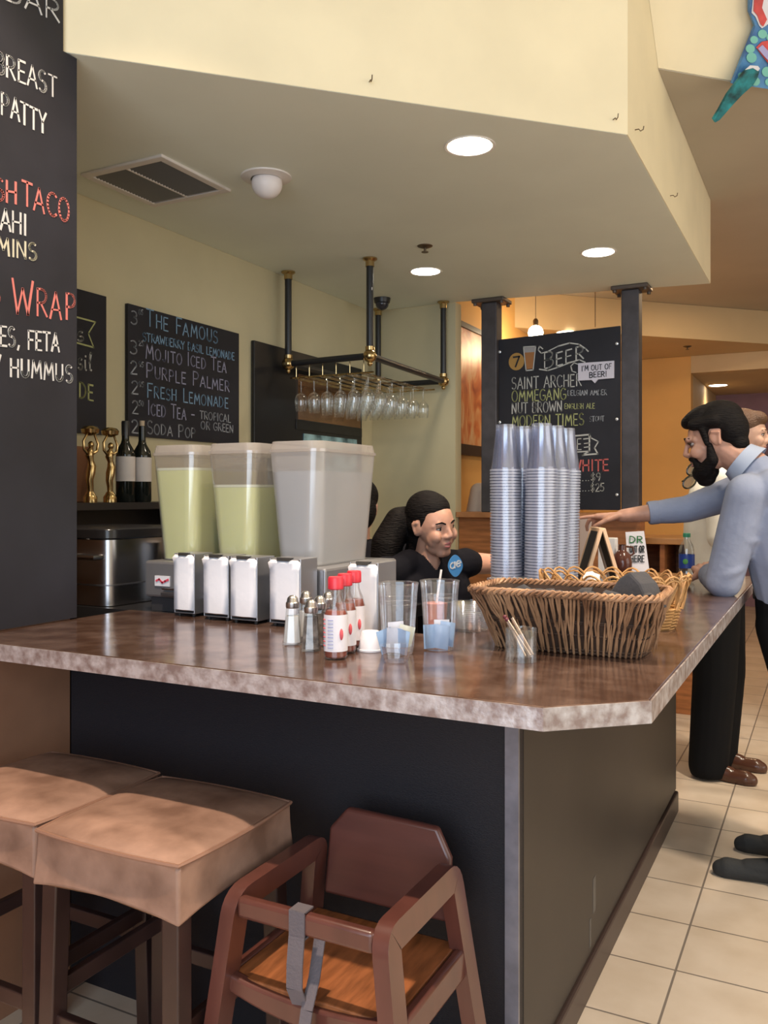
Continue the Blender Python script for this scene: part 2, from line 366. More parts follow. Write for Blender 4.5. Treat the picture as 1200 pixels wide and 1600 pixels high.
# ------------------------------------------------------------------ the bar counter
zinc = M('worn_copper_top', (.115, .062, .045), .15, .55, nscale=14, col2=(.245, .16, .13), lo=.38, hi=.72, bump=.05, bscale=25)
zedge = M('zinc_edge', (.33, .26, .25), .36, .6, nscale=42, col2=(.66, .64, .67), lo=.36, hi=.66, bump=.12, bscale=90)
XR, YF, XI = -.28, 1.42, -.90
SL = [(-1.955, YF), (-.43, YF), (XR, 1.555), (XR, 4.15), (XI, 4.15), (XI, 2.03), (-1.955, 2.03)]
bar = thing('bar_counter', 'dark bar counter with mottled brown metal top, clipped front corner and black panels', 'counter', (-1.2, 1.9, 0))
obj('countertop', MB().prism(SL, 1.0, 1.04), zinc, bar, bevel=.003)
ed = MB(); t = .004
ed.box(-1.955, -.43, YF-t, YF-.0005, .999, 1.0385)
ed.slab([(-.43, YF-t, .999), (XR+t, 1.555, .999), (XR+t, 1.555, 1.0385), (-.43, YF-t, 1.0385)], (-.003, .003, 0))
ed.box(XR+.0005, XR+t, 1.555, 4.15, .999, 1.0385)
e = obj('edge_band', ed, zedge, bar); e['label'] = 'mottled pale zinc edge'
obj('front_panel', MB().box(-1.955, -.601, 1.795, 1.83, 0, .999), black, bar)
obj('side_panel', MB().box(-.63, -.600, 1.831, 3.97, .10, .999), M('black_panel_warm_tint', (.024, .019, .016), .46, noise=.15, nscale=3), bar)  # same black as the front panel; warm reflected light is put into its colour
obj('corner_trim', MB().box(-.628, -.597, 1.785, 1.794, 0, .999), M('grey_trim', (.20, .20, .24), .35, .4, noise=.15, nscale=20), bar)
obj('end_panel', MB().box(-.88, -.631, 3.94, 3.97, 0, .999), black, bar)
obj('cove_base', MB().box(-.63, -.588, 1.84, 3.965, 0, .095), M('brown_base', (.045, .028, .024), .4), bar, bevel=.008)
obj('scuff', MB().box(-.6005, -.5992, 2.46, 2.49, .20, .30).box(-.6005, -.5992, 2.42, 2.435, .12, .2), M('scuff_grey', (.10, .09, .08), .7), bar)
# work surface behind the bar
bk = thing('back_work_counter', 'black work counter behind the bar under the drink dispensers', 'counter', (-2.3, 2.4, 0))
obj('worktop', MB().box(-2.812, -1.20, 2.033, 2.62, 1.0, 1.038), M('black_stone', (.02, .02, .022), .25), bk)
obj('cabinet', MB().box(-2.812, -1.22, 2.05, 2.60, 0, .999), M('black_cabinet', (.02, .02, .02), .5), bk)
ib = thing('inner_work_shelf', 'dark lower service shelf on the inner side of the bar', 'shelf', (-1.05, 2.3, 0))
obj('shelf_top', MB().box(-1.19, -.905, 2.06, 2.5, .90, .93), M('steel_dull', (.25, .25, .25), .35, .9), ib)
obj('cabinet', MB().box(-1.18, -.91, 2.08, 2.48, 0, .899), MATS['black_cabinet'], ib)

# ------------------------------------------------------------------ ceiling fittings
whitep = M('white_paint_metal', (.75, .70, .66), .4)
glow = M('lamp_glow', (1.0, .93, .80), .5, emit=9.0)
def downlight(px, py, r, z, label, col, watts):
    p = onZ(px, py, z); t = thing('recessed_downlight', label, 'light', (p.x, p.y, z), 'recessed ceiling downlights')
    obj('trim_ring', MB().lathe([(r, -.002), (r*1.13, -.004), (r*1.15, 0), (r, .0)], p, 32, False, False), whitep, t, True)
    o = obj('lamp_face', MB().lathe([(r*.99, -.003), (r*.6, -.0045), (.002, -.005)], p, 32, False, True), glow, t, True)
    lamp('downlight_glow', 'SPOT', (p.x, p.y, z-.03), watts, col, spot_size=2.4, spot_blend=.8, shadow_soft_size=r*.8)
    return t
downlight(734, 228, .082, ZS-.004, 'glowing recessed downlight nearest the front fascia of the soffit', SOFT, 26)
downlight(665, 424, .082, ZS-.004, 'glowing recessed downlight above the hanging wine glasses', SOFT, 16)
downlight(935, 394, .082, ZS-.004, 'glowing recessed downlight near the steel post on the right end of the soffit', SOFT, 16)
downlight(885, 519, .085, ZL, 'small recessed light showing just above the chalk beer board', WARM, 25)
downlight(1122, 602, .10, 2.68, 'recessed light in the alcove in front of the plum wall', WARM, 14)
p = onZ(416, 276, ZS-.004)
t = thing('eyeball_light', 'unlit white eyeball spotlight in the soffit beside the air vent', 'light', p)
obj('flange', MB().lathe([(.062, -.012), (.10, -.006), (.102, 0), (.06, 0)], p, 32, False, False), whitep, t, True)
m_ = MB().ball((0, 0, 0), .062, 3, (1, 1, .95)); obj('eyeball', (bmesh.ops.translate(m_.bm, verts=m_.bm.verts, vec=p+Vector((.0, .005, -.028))), m_)[1], M('white_eyeball', (.8, .74, .72), .45), t, True)
# air vent
X0, X1, Y0, Y1, Z = -2.63, -2.21, 2.46, 2.88, ZS-.004
t = thing('air_vent', 'square white louvred air vent in the soffit near the chalkboard wall', 'vent', (-2.42, 2.67, Z))
f = MB()
for a in ((X0, X1, Y0, Y0+.035), (X0, X1, Y1-.035, Y1), (X0, X0+.035, Y0+.035, Y1-.035), (X1-.035, X1, Y0+.035, Y1-.035)): f.box(*a, Z-.012, Z)
f.box(X0+.205, X0+.217, Y0+.035, Y1-.035, Z-.011, Z-.002)
obj('frame', f, whitep, t, bevel=.003)
obj('backing', MB().box(X0+.03, X1-.03, Y0+.03, Y1-.03, Z-.002, Z-.0005), M('vent_dark', (.02, .02, .025), .6), t)
f = MB(); y = Y0+.045
while y < Y1-.045:
    f._add([(X0+.035, y, Z-.003), (X1-.035, y, Z-.003), (X1-.035, y+.011, Z-.0105), (X0+.035, y+.011, Z-.0105)], [(0, 1, 2, 3)]); y += .0165
obj('louvre', f, M('louvre_grey', (.22, .22, .22), .4, .3), t)
# security camera dome, sprinklers, small hooks
p = onZ(597, 466, ZS-.004)
t = thing('security_camera', 'small black dome security camera on the soffit behind the glass rack pole', 'camera', p)
obj('mount_ring', MB().lathe([(.05, -.03), (.055, -.004), (.055, 0)], p, 24), M('black_plastic', (.02, .02, .022), .35), t, True)
m_ = MB().ball(p+Vector((0, 0, -.035)), .043, 3); obj('dome', m_, M('smoked_dome', (.03, .03, .04), .08), t, True)
brass_d = M('dark_bronze', (.16, .12, .08), .4, .8)
for px, py, z, lab in ((664, 384, ZS-.004, 'dark bronze sprinkler head in the soffit beside a lit downlight'), (1074, 541, ZL, 'bronze sprinkler head on the far low ceiling beyond the posts')):
    p = onZ(px, py, z); t = thing('fire_sprinkler', lab, 'sprinkler', p)
    obj('plate', MB().lathe([(.018, -.012), (.038, -.004), (.04, 0)], p, 20), brass_d, t, True)
    obj('deflector', MB().lathe([(.006, -.012), (.006, -.03), (.018, -.031), (.018, -.034)], p, 14), brass_d, t, True)
def hook(a, nrm, label):
    nrm = Vector(nrm).normalized(); b = MB()
    b.tube([a, a+nrm*.014, a+nrm*.02+Vector((0, 0, -.008)), a+nrm*.03+Vector((0, 0, -.004)), a+nrm*.032+Vector((0, 0, .008))], .002, 6)
    tag(obj('ceiling_hook', b, brass_d, None), label, 'hook', 'hooks screwed into the soffit')
n45 = (1, -1, 0)
for px, py, lab in ((577, 128, 'tiny hook in the cream fascia above the air vent end of the soffit'), (958, 187, 'small hook in the cream fascia just beside its outer corner')):
    u = ray(px); # fascia plane: Y = X + 3.72
    d = 3.721/((SA*u+CA)-(CA*u-SA)); hook(Vector((d*(CA*u-SA), d*(SA*u+CA), HC-(py-HOR)*d/FPX)), n45, lab)
for px, py, lab in ((992, 203, 'small hook in the shaded side of the soffit near its corner'), (1047, 306, 'small hook in the shaded side of the soffit, halfway along its length')):
    hook(onX(px, py, -.631), (1, 0, 0), lab)

# ------------------------------------------------------------------ chalkboards
slate = M('slate_black', (.017, .017, .024), .6, noise=.25, nscale=3, spec=.35)
ch_w = M('chalk_white', (.56, .56, .56), .9); ch_r = M('chalk_red', (.62, .14, .13), .9); ch_p = M('chalk_pink', (.58, .17, .15), .9)
ch_y = M('chalk_cream', (.55, .52, .40), .9); ch_b = M('chalk_blue', (.22, .36, .52), .9); ch_g = M('chalk_grey', (.36, .38, .42), .9)
ch_v = M('chalk_violet', (.33, .33, .46), .9); ch_o = M('chalk_olive', (.42, .44, .20), .9); ch_l = M('chalk_lightgrey', (.52, .52, .50), .9)
bb = thing('menu_chalkboard', 'tall black food menu chalkboard on the wall at the left edge', 'chalkboard', (-1.95, 1.5, 1.045))
obj('board', MB().slab([(-1.958, .2, 1.044), (-1.958, 1.807, 1.044), (-1.958, 1.807, 2.672), (-1.958, 1.757, 2.672), (-1.958, 1.757, 4.4), (-1.958, .2, 4.4)], (.013, 0, 0)), slate, bb)
PB = ('X', -1.9448)
for tx, a, b_, h, mt, wd in (
    ('BAR', (8, -2), (92, 34), 34, ch_w, .0052),
    ('BREAST', (-8, 112), (88, 152), 34, ch_w, .0055), ('PATTY', (2, 178), (72, 210), 34, ch_w, .0055),
    ('SH', (-10, 312), (26, 318), 34, ch_p, .0058), ('TACO', (34, 320), (108, 348), 37, ch_p, .0058),
    ('AHI', (0, 358), (41, 367), 33, ch_w, .0055), ('MINS', (-4, 397), (57, 407), 27, ch_y, .0052),
    ('S', (-14, 474), (-1, 475), 34, ch_p, .0058), ('Wrap', (20, 490), (116, 501), 54, ch_p, .0058),
    ('ES, FETA', (0, 540), (92, 550), 30, ch_w, .0055), ('/ HUMMUS', (-8, 585), (112, 597), 28, ch_w, .0055)):
    chalk(bb, PB, tx, a, b_, h, mt, wd)
# small board half hidden behind it
sb = thing('specials_chalkboard', 'black chalkboard half hidden behind the big menu board on the olive wall', 'chalkboard', (-2.81, 2.4, 1.663))
obj('board', MB().box(-2.814, -2.797, 1.98, 2.764, 1.663, 2.267), slate, sb)
PS = ('X', -2.7965)
chalk(sb, PS, '{s', (121, 532), (131, 532), 24, ch_l, .007)
chalk(sb, PS, '{s{i{l', (122, 576), (143, 579), 28, ch_l, .007)
chalk(sb, PS, 'DE', (124, 622), (145, 626), 24, ch_o, .007)
rb = MB(); strokes_to(rb, [[(x, y) for x, y in ((-.1, .01), (.08, .0), (.05, .055), (.09, .11), (-.1, .115))]], Vector((-2.7965, 2.61, 2.034)), Vector((0, 1, 0)), Vector((0, 0, 1)), (1, 0, 0), .007)
obj('banner', rb, ch_o, sb)
# drinks menu
dm = thing('drinks_chalkboard', 'black drinks menu chalkboard with blue lettering on the olive wall above the wine bottles', 'chalkboard', (-2.81, 3.3, 1.67))
obj('board', MB().box(-2.814, -2.797, 2.894, 3.712, 1.67, 2.264), slate, dm)
for tx, a, b_, h, mt, wd in (
    ('3', (205, 505), (214, 507), 20, ch_g, .006), ('85', (217, 491), (223, 492), 8, ch_g, .004),
    ('The Famous', (229, 509), (340, 537), 26, ch_b, .006), ('STRAWBERRY BASIL LEMONADE', (223, 532), (366, 563), 13, ch_b, .0045),
    ('3', (204, 552), (214, 554), 20, ch_g, .006), ('25', (217, 540), (224, 541), 8, ch_g, .004), ('Mojito Iced Tea', (228, 560), (353, 582), 22, ch_v, .0055),
    ('2', (204, 584), (214, 585), 20, ch_g, .006), ('95', (217, 573), (224, 574), 8, ch_g, .004), ('Purple Palmer', (228, 589), (358, 612), 23, ch_v, .0055),
    ('2', (205, 615), (215, 616), 20, ch_g, .006), ('95', (217, 604), (224, 605), 8, ch_g, .004), ('Fresh Lemonade', (230, 620), (356, 638), 22, ch_b, .0055),
    ('2', (206, 646), (215, 647), 20, ch_g, .006), ('50', (217, 634), (224, 635), 8, ch_g, .004), ('Iced Tea -', (231, 648), (304, 658), 22, ch_v, .0055),
    ('TROPICAL', (312, 654), (360, 660), 12, ch_g, .0045), ('OR GREEN', (314, 670), (364, 676), 12, ch_g, .0045),
    ('2', (206, 676), (216, 677), 20, ch_g, .006), ('Soda Pop', (230, 677), (305, 685), 20, ch_g, .0055)):
    chalk(dm, ('X', -2.7965), tx, a, b_, h, mt, wd)
# beer board hung between two steel posts
steel = M('post_steel', (.085, .078, .085), .55, .5, noise=.2, nscale=9)
plate = M('plate_steel', (.14, .115, .10), .45, .6)
for X, Y, lab in ((-1.955, 5.30, 'grey square steel post beside the olive back wall, left of the beer board'), (-1.07, 5.36, 'grey square steel post right of the chalk beer board')):
    t = thing('steel_post', lab, 'post', (X, Y, 1.29), 'steel posts holding the beer board')
    obj('shaft', MB().box(X-.053, X+.053, Y-.053, Y+.053, 1.291, ZS-.03), steel, t, bevel=.006)
    obj('ceiling_plate', MB().box(X-.11, X+.11, Y-.085, Y+.085, ZS-.03, ZS-.0045), plate, t, bevel=.006)
    b = MB()
    for sx in (-1, 1):
        for sy in (-1, 1): b.lathe([(.012, -.045), (.012, -.03)], (X+sx*.09, Y+sy*.065, ZS), 8)
    obj('bolt', b, plate, t)
br = thing('beer_chalkboard', 'black chalk beer and wine board hung between the two steel posts', 'chalkboard', (-1.5, 5.32, 1.31))
YB = 5.285
obj('board', MB().slab([(-1.90, YB, 1.31), (-1.124, YB, 1.31), (-1.124, YB, 2.43), (-1.90, YB, 2.41)], (0, .018, 0)), slate, br)
PY = ('Y', YB-.0005)
for tx, a, b_, h, mt, wd in (
    ('Beer', (850, 577), (911, 560), 25, ch_l, .008),
    ('SAINT ARCHER', (800, 608), (908, 603), 18, ch_l, .0058), ('OMMEGANG', (800, 628), (884, 624), 17, ch_o, .0062), ('BELGIAN AMBER', (887, 618), (948, 617), 8, ch_g, .0036),
    ('NUT BROWN', (800, 646), (878, 643), 16, ch_l, .0058), ('ENGLISH ALE', (882, 639), (929, 638), 8, ch_o, .0036),
    ('MODERN TIMES', (800, 667), (912, 664), 17, ch_o, .0062), ('STOUT', (921, 659), (944, 658), 8, ch_g, .0036),
    ('NE', (891, 703), (908, 702), 17, ch_l, .0055), ('WHITE', (893, 737), (951, 735), 17, ch_r, .0085),
    ('$9', (923, 752), (938, 751), 12, ch_l, .0055), ('$25', (923, 768), (944, 767), 12, ch_l, .0055),
    ('......', (897, 752), (921, 751), 8, ch_l, .0045), ('......', (897, 768), (921, 767), 8, ch_l, .0045)):
    chalk(br, PY, tx, a, b_, h, mt, wd)
fp = lambda px, py: onY(px, py, YB-.001)
def pline(pts, mat, wid, name):
    mb = MB(); q = [fp(*p) for p in pts]
    for a, b in zip(q, q[1:]): strokes_to(mb, [[(0, 0), (1, 0)]], a, b-a, Vector((0, 0, 1)), (0, -1, 0), wid)
    return obj(name, mb, mat, br)
pline([(848, 545), (843, 541), (841, 547), (846, 552), (856, 549), (872, 541), (890, 536), (905, 538), (915, 545), (919, 549)], ch_l, .008, 'swirl')
pline([(843, 577), (856, 579), (872, 574), (890, 567), (905, 562), (914, 566)], ch_l, .008, 'underline')
pline([(903, 569), (897, 567), (892, 572), (894, 580), (900, 582)], ch_l, .006, 'curl')
pline([(888, 682), (921, 679), (923, 684), (935, 690), (929, 700), (934, 709), (910, 711), (921, 705), (921, 679)], ch_l, .008, 'banner_ribbon')
pline([(889, 707), (921, 705)], ch_l, .008, 'banner_base'); pline([(912, 686), (920, 685)], ch_l, .006, 'banner_stripe'); pline([(913, 693), (921, 692)], ch_l, .006, 'banner_stripe'); pline([(913, 699), (921, 698)], ch_l, .006, 'banner_stripe')
c = fp(807, 565); q = MB(); q.slab([c+Vector((math.cos(a)*.052, 0, math.sin(a)*.056)) for a in [2*PI*i/24 for i in range(24)]], (0, -.001, 0)); obj('price_disc', q, M('chalk_amber', (.42, .24, .07), .9), br)
chalk(br, ('Y', YB-.003), '7', (802, 573), (811, 572), 15, slate, .012)
q = MB(); q.slab([fp(820, 551), fp(835, 550), fp(832, 576), fp(823, 577)], (0, -.0012, 0)); obj('beer_drawing', q, M('chalk_beer', (.36, .16, .06), .9), br)
pline([(818, 542), (837, 541), (833, 578), (822, 579), (818, 542)], ch_l, .007, 'glass_outline'); q = MB(); q.slab([fp(819, 543), fp(836, 542), fp(835, 550), fp(820, 551)], (0, -.0012, 0)); obj('beer_foam', q, M('chalk_foam', (.34, .33, .34), .9), br)
for px, py in ((777, 550), (777, 660), (968, 655), (966, 773), (970, 537)):
    a = fp(min(max(px, 781), 964), py); q = MB().lathe([(.009, 0), (.009, .004), (.004, .006)], (0, 0, 0), 10)
    bmesh.ops.rotate(q.bm, verts=q.bm.verts, matrix=Matrix.Rotation(PI/2, 3, 'X')); bmesh.ops.translate(q.bm, verts=q.bm.verts, vec=a); obj('screw', q, M('screw_bright', (.8, .8, .8), .3, .6), br, True)
nt_ = MB(); nt_.slab([fp(904, 568), fp(960, 564), fp(960, 591), fp(935, 593), fp(930, 599), fp(925, 594), fp(904, 595)], (0, -.012, 0))
note = thing('paper_note', 'white paper note stuck on the beer board under the word BEER', 'note', fp(932, 594))
obj('sheet', nt_, M('note_paper', (.62, .60, .70), .8), note)
YN = YB-.0135
chalk(note, ('Y', YN), "I'M OUT OF", (909, 580), (955, 576), 8, slate, .004); chalk(note, ('Y', YN), 'BEER!', (921, 590), (948, 588), 8, slate, .005)
# ------------------------------------------------------------------ bar equipment along the olive wall
brassm = M('polished_brass', (.50, .36, .17), .22, 1.0)
pipeb = M('black_pipe', (.018, .018, .02), .35)
fr = thing('display_fridge', 'tall black display fridge set against the olive wall behind the glass rack', 'fridge', (-2.78, 4.45, 0))
obj('cabinet', MB().box(-2.812, -2.79, 3.84, 5.06, 1.04, 2.25), M('fridge_black', (.012, .012, .014), .35), fr, bevel=.004)
obj('header_panel', MB().box(-2.789, -2.784, 4.27, 5.03, 1.85, 2.12), M('pane_reflection_tint', (.34, .20, .12), .16, .85, noise=.15, nscale=3), fr)  # reddish-brown reflection in the pane is put into its base colour
obj('frame_rail', MB().box(-2.789, -2.783, 4.25, 5.05, 1.79, 1.85), MATS['fridge_black'], fr, bevel=.004)
obj('glass_door', MB().box(-2.789, -2.784, 4.33, 4.98, 1.20, 1.77), M('cold_glass', (.10, .22, .26), .1, noise=.6, nscale=9, col2=(.36, .60, .66)), fr)
# hanging glass rack: black pipes with brass joints
ZR = 2.15
RC = [(-2.735, 4.09), (-2.19, 4.06), (-2.25, 5.19), (-2.735, 5.19)]
rk = thing('glass_rack', 'hanging black pipe glass rack with brass ball joints under the soffit', 'rack', (-2.48, 4.6, ZR))
for x, y in RC:
    o = obj('ceiling_pole', MB().tube([(x, y, ZR+.03), (x, y, ZS-.045)], .0195, 14), pipeb, rk, True)
    obj('ceiling_collar', MB().lathe([(.024, -.05), (.024, -.022), (.04, -.012), (.04, -.005)], (x, y, ZS), 18), brassm, rk, True)
    b = MB().ball((x, y, ZR), .037, 3); b.lathe([(.025, .03), (.025, .05)], (x, y, ZR), 16); b.ball((x, y, ZR-.042), .014, 2); obj('ball_joint', b, brassm, rk, True)
for i in range(4):
    a, b = Vector((*RC[i], ZR)), Vector((*RC[(i+1) % 4], ZR)); d = (b-a).normalized()
    obj('rail', MB().tube([a+d*.03, b-d*.03], .0185, 14), pipeb, rk, True)
obj('sticker', MB().box(-2.186+.0125, -2.170, 4.048, 4.052, 2.50, 2.515), whitep, rk)
for i in range(6):
    x = -2.70+.088*i
    for s in (-1, 1): obj('hanger_rod', MB().tube([(x+s*.014, 4.10, 2.068), (x+s*.014, 4.98, 2.068)], .0035, 6), brassm, rk, True)
    obj('hanger_strap', MB().tube([(x, 4.12, 2.068), (x, 4.12, ZR-.01)], .003, 6), brassm, rk, True)
hb = MB().tube([(-2.74, 4.12, 2.072), (-2.20, 4.12, 2.072)], .005, 8); obj('cross_bar', hb, brassm, rk, True)
hb = MB().tube([(-2.74, 4.98, 2.072), (-2.22, 4.98, 2.072)], .005, 8); obj('cross_bar', hb, brassm, rk, True)
glassm = clear('clear_glass', (.95, .965, .965), .03, .07, (.9, .92, .95), .05, .32)
g0 = None
for i in range(6):
    for j in range(6):
        x, y = -2.70+.088*i, 4.17+.145*j
        lab = 'clear wine glass hanging upside down in the %s of the rack' % ('front row', 'second row', 'third row', 'fourth row', 'fifth row', 'rear row')[j]
        if g0 is None:
            g0 = thing('wine_glass', lab, 'glass', (x, y, 2.064), 'wine glasses hanging from the rack')
            obj('foot', MB().lathe([(.034, .004), (.034, .0015), (.008, -.004), (.004, -.012)], (0, 0, 0), 18), glassm, g0, True, local=True)
            obj('stem', MB().lathe([(.004, -.012), (.0035, -.062), (.006, -.073)], (0, 0, 0), 10, False, False), glassm, g0, True, local=True)
            obj('bowl', MB().lathe([(.006, -.073), (.024, -.083), (.035, -.100), (.038, -.122), (.034, -.155), (.030, -.178)], (0, 0, 0), 20, False, False), glassm, g0, True, local=True)
        else: dup(g0, (x, y, 2.064), 0, lab)
# back shelf with wine bottles and brass figures, ice bin
sh = thing('bottle_shelf', 'dark raised shelf carrying the wine bottles and brass figures', 'shelf', (-2.62, 2.6, 1.04))
obj('shelf_board', MB().box(-2.812, -2.44, 1.83, 3.25, 1.345, 1.372), M('shelf_dark', (.018, .016, .016), .4), sh)
obj('shelf_side', MB().box(-2.812, -2.46, 1.83, 1.86, 1.039, 1.344), MATS['shelf_dark'], sh); obj('shelf_side', MB().box(-2.812, -2.46, 3.22, 3.25, 1.039, 1.344), MATS['shelf_dark'], sh)
obj('shelf_back', MB().box(-2.812, -2.79, 1.861, 3.219, 1.039, 1.344), MATS['shelf_dark'], sh)
cp = thing('copper_panel', 'small copper coloured box on the shelf behind the brass figures', 'box', (-2.74, 2.45, 1.372))
obj('box', MB().box(-2.80, -2.70, 2.25, 2.60, 1.3725, 1.60), M('copper_sheet', (.32, .15, .08), .35, .4), cp, bevel=.004)
for px, top in ((141, 685), (172, 686)):
    c = onX(px, 783, -2.52); c.z = 1.372; H = (HC-(top-HOR)*atD(px, top, 1).z*0) if False else 0
    X, Y = c.x, c.y
    t = thing('brass_figurine', 'polished brass figure holding up a bowl, %s' % ('nearer the big chalkboard' if px < 150 else 'next to the wine bottles'), 'figurine', c, 'brass figures on the shelf')
    q = lambda x, z: Vector((X, Y, 1.372))+Vector((0, x, z))
    obj('base', MB().lathe([(.026, 0), (.026, .022), (.020, .030), (.014, .042)], c, 18), brassm, t, True)
    obj('figure', MB().tube([q(0, .035), q(.0, .06), q(-.004, .085), q(.002, .115), q(.008, .14), q(.002, .162), q(-.004, .18), q(0, .20), q(.003, .212)], [.011, .012, .014, .018, .017, .011, .016, .013, .006], 12), brassm, t, True)
    obj('head', MB().ball(q(.004, .223), .012, 2, (1, 1, 1.2)), brassm, t, True)
    obj('arm', MB().tube([q(-.016, .19), q(-.032, .205), q(-.034, .235), q(-.016, .262)], [.006, .0055, .005, .0045], 8), brassm, t, True)
    obj('arm', MB().tube([q(.014, .19), q(.034, .20), q(.040, .228), q(.022, .262)], [.006, .0055, .005, .0045], 8), brassm, t, True)
    obj('bowl', MB().lathe([(.012, .258), (.032, .268), (.035, .282), (.026, .292), (.010, .296)], c, 20), brassm, t, True)
bottle_g = M('dark_bottle', (.010, .012, .010), .10); labelp = M('wine_label', (.60, .55, .52), .7, noise=.06, nscale=14)
for px, cork in ((196, 0), (222, 1)):
    c = onX(px, 783, -2.535); c.z = 1.372
    t = thing('wine_bottle', 'dark wine bottle with pale label, %s' % ('cork showing, beside the first drink dispenser' if cork else 'dark capsule, next to the brass figure'), 'bottle', c, 'wine bottles on the shelf')
    obj('glass', MB().lathe([(.034, 0), (.038, .006), (.038, .19), (.034, .212), (.018, .240), (.0145, .255), (.0145, .315 if cork else .305), (.0155, .316)], c, 24), bottle_g, t, True)
    obj('label', MB().lathe([(.0386, .085), (.0386, .185)], c, 24, False, False), labelp, t, True)
    if cork: obj('cork', MB().lathe([(.010, .316), (.0105, .338)], c, 14), M('cork_tan', (.50, .40, .28), .8), t, True)
    else: obj('capsule', MB().lathe([(.0155, .27), (.016, .325), (.014, .33)], c, 18), M('capsule_black', (.02, .02, .02), .3), t, True)
stl = M('brushed_steel', (.50, .49, .50), .26, 1.0, noise=.08, nscale=4, stretch=(1, 1, .1))
stld = M('dark_steel', (.22, .22, .24), .34, .9, noise=.06, nscale=5)
stlm = M('mid_steel', (.34, .34, .36), .38, .75, noise=.06, nscale=6)
ic = thing('ice_bin', 'brushed steel ice bin with black lid beside the chalkboard wall', 'bin', (-2.30, 2.22, 1.04))
obj('body', MB().rrect(-2.44, -2.06, 2.045, 2.42, 1.0405, 1.255, .05), stl, ic, True)
obj('lid', MB().rrect(-2.455, -2.05, 2.035, 2.43, 1.256, 1.292, .055), M('lid_black', (.015, .015, .017), .22), ic, True, bevel=.005)
obj('handle', MB().tube([(-2.19, 2.045, 1.20), (-2.19, 2.015, 1.20), (-2.09, 2.015, 1.20), (-2.09, 2.045, 1.20)], .009, 8), stl, ic, True)
obj('band', MB().rrect(-2.443, -2.057, 2.042, 2.423, 1.105, 1.110, .05), stld, ic, True)
pc = thing('paper_cup', 'small white paper cup standing behind the dispenser base near the ice bin', 'cup', (-2.0, 2.30, 1.04))
obj('cup', MB().lathe([(.026, .0), (.034, .195), (.036, .197)], (-2.0, 2.30, 1.0385), 20), M('paper_white', (.82, .80, .80), .7), pc, True)

# three bowl drink dispenser
DX0, DX1, DY0, DY1 = -1.912, -1.248, 2.05, 2.50
bs = thing('drink_dispenser', 'grey steel base of the three bowl cold drink dispenser', 'dispenser', (-1.58, 2.27, 1.04))
obj('base', MB().box(DX0, DX1, DY0, DY1, 1.082, 1.195), stlm, bs, bevel=.008)
obj('plinth', MB().box(DX0+.02, DX1-.02, DY0+.01, DY1-.02, 1.0385, 1.081), M('plinth_dark', (.03, .03, .034), .5), bs)
obj('drip_tray', MB().box(DX0+.08, DX0+.62, DY0-.018, DY0-.001, 1.088, 1.102), stld, bs, bevel=.004)
obj('drip_tray', MB().box(DX0+.08, DX0+.62, DY0-.012, DY0-.001, 1.108, 1.114), stl, bs, bevel=.002)
obj('label_plate', MB().box(DX0+.045, DX0+.105, DY0-.003, DY0-.0005, 1.118, 1.150), M('label_white', (.66, .66, .70), .5), bs)
lb = MB(); strokes_to(lb, [[(x*.012, .006*math.sin(x*2.1)) for x in range(5)]], Vector((DX0+.052, DY0-.0035, 1.134)), Vector((1, 0, 0)), Vector((0, 0, 1)), (0, -1, 0), .006)
obj('label_print', lb, M('label_red', (.6, .06, .10), .6), bs)
obj('corner_highlight', MB().box(DX1-.016, DX1-.004, DY0-.003, DY0-.0005, 1.09, 1.19), stl, bs)  # paler strip stands in for the highlight down the base's front corner
frost = clear('frosted_plastic', (.93, .93, .92), .40, .08, (.80, .79, .80), .18)
plast = clear('dispenser_plastic', (.95, .95, .94), .16, .10, (.85, .83, .80), .12)
lidm = clear('dispenser_lid', (.94, .93, .92), .34, .10, (.80, .76, .74), .2)
lemon = M('lemonade', (.85, .85, .42), .35, noise=.05, nscale=3)
b_ = MATS['lemonade'].node_tree.nodes['Principled BSDF']; b_.inputs['Subsurface Weight'].default_value = .4; b_.inputs['Subsurface Radius'].default_value = (.05, .05, .02)
foam = M('lemonade_foam', (.80, .80, .62), .6)
cloudy = M('cloudy_ice_water', (.47, .47, .48), .5, noise=.06, nscale=4)
for k, (x1, fill, lab) in enumerate(((-1.725, 1.484, 'clear drink bowl nearly full of yellow lemonade, next to the wine bottles'), (-1.503, 1.430, 'middle drink bowl, partly empty, of yellow lemonade'), (-1.278, 1.53, 'big frosted drink bowl without lemonade at the right end of the dispenser'))):
    x0, y0, y1 = x1-.186, 2.068, 2.43
    t = thing('dispenser_bowl', lab, 'drink bowl', ((x0+x1)/2, 2.25, 1.196), 'drink bowls on the dispenser')
    obj('bowl', MB().rrect(x0, x1, y0, y1, 1.196, 1.525, .04, .022, 6, True), plast if k < 2 else frost, t, True)
    obj('lid', MB().rrect(x0-.004, x1+.004, y0-.004, y1+.004, 1.5255, 1.534, .043, 0, 6).rrect(x0+.004, x1-.004, y0+.004, y1-.004, 1.534, 1.557, .04, -.004, 6), lidm, t, True)
    z0, r = 1.20, .004
    f_ = (fill-1.196)/(1.525-1.196); ins = .022*(1-f_)+.003
    if k < 2:
        obj('lemonade', MB().rrect(x0+ins, x1-ins, y0+ins, y1-ins, 1.20, fill-.006, .037, .022*f_, 6), lemon, t, True)
        obj('foam', MB().rrect(x0+ins, x1-ins, y0+ins, y1-ins, fill-.0055, fill+.002, .037, 0, 6), foam, t, True)
    else:
        obj('ice_water', MB().rrect(x0+.008, x1-.008, y0+.008, y1-.008, 1.20, 1.47, .037, .018, 6), cloudy, t, True)

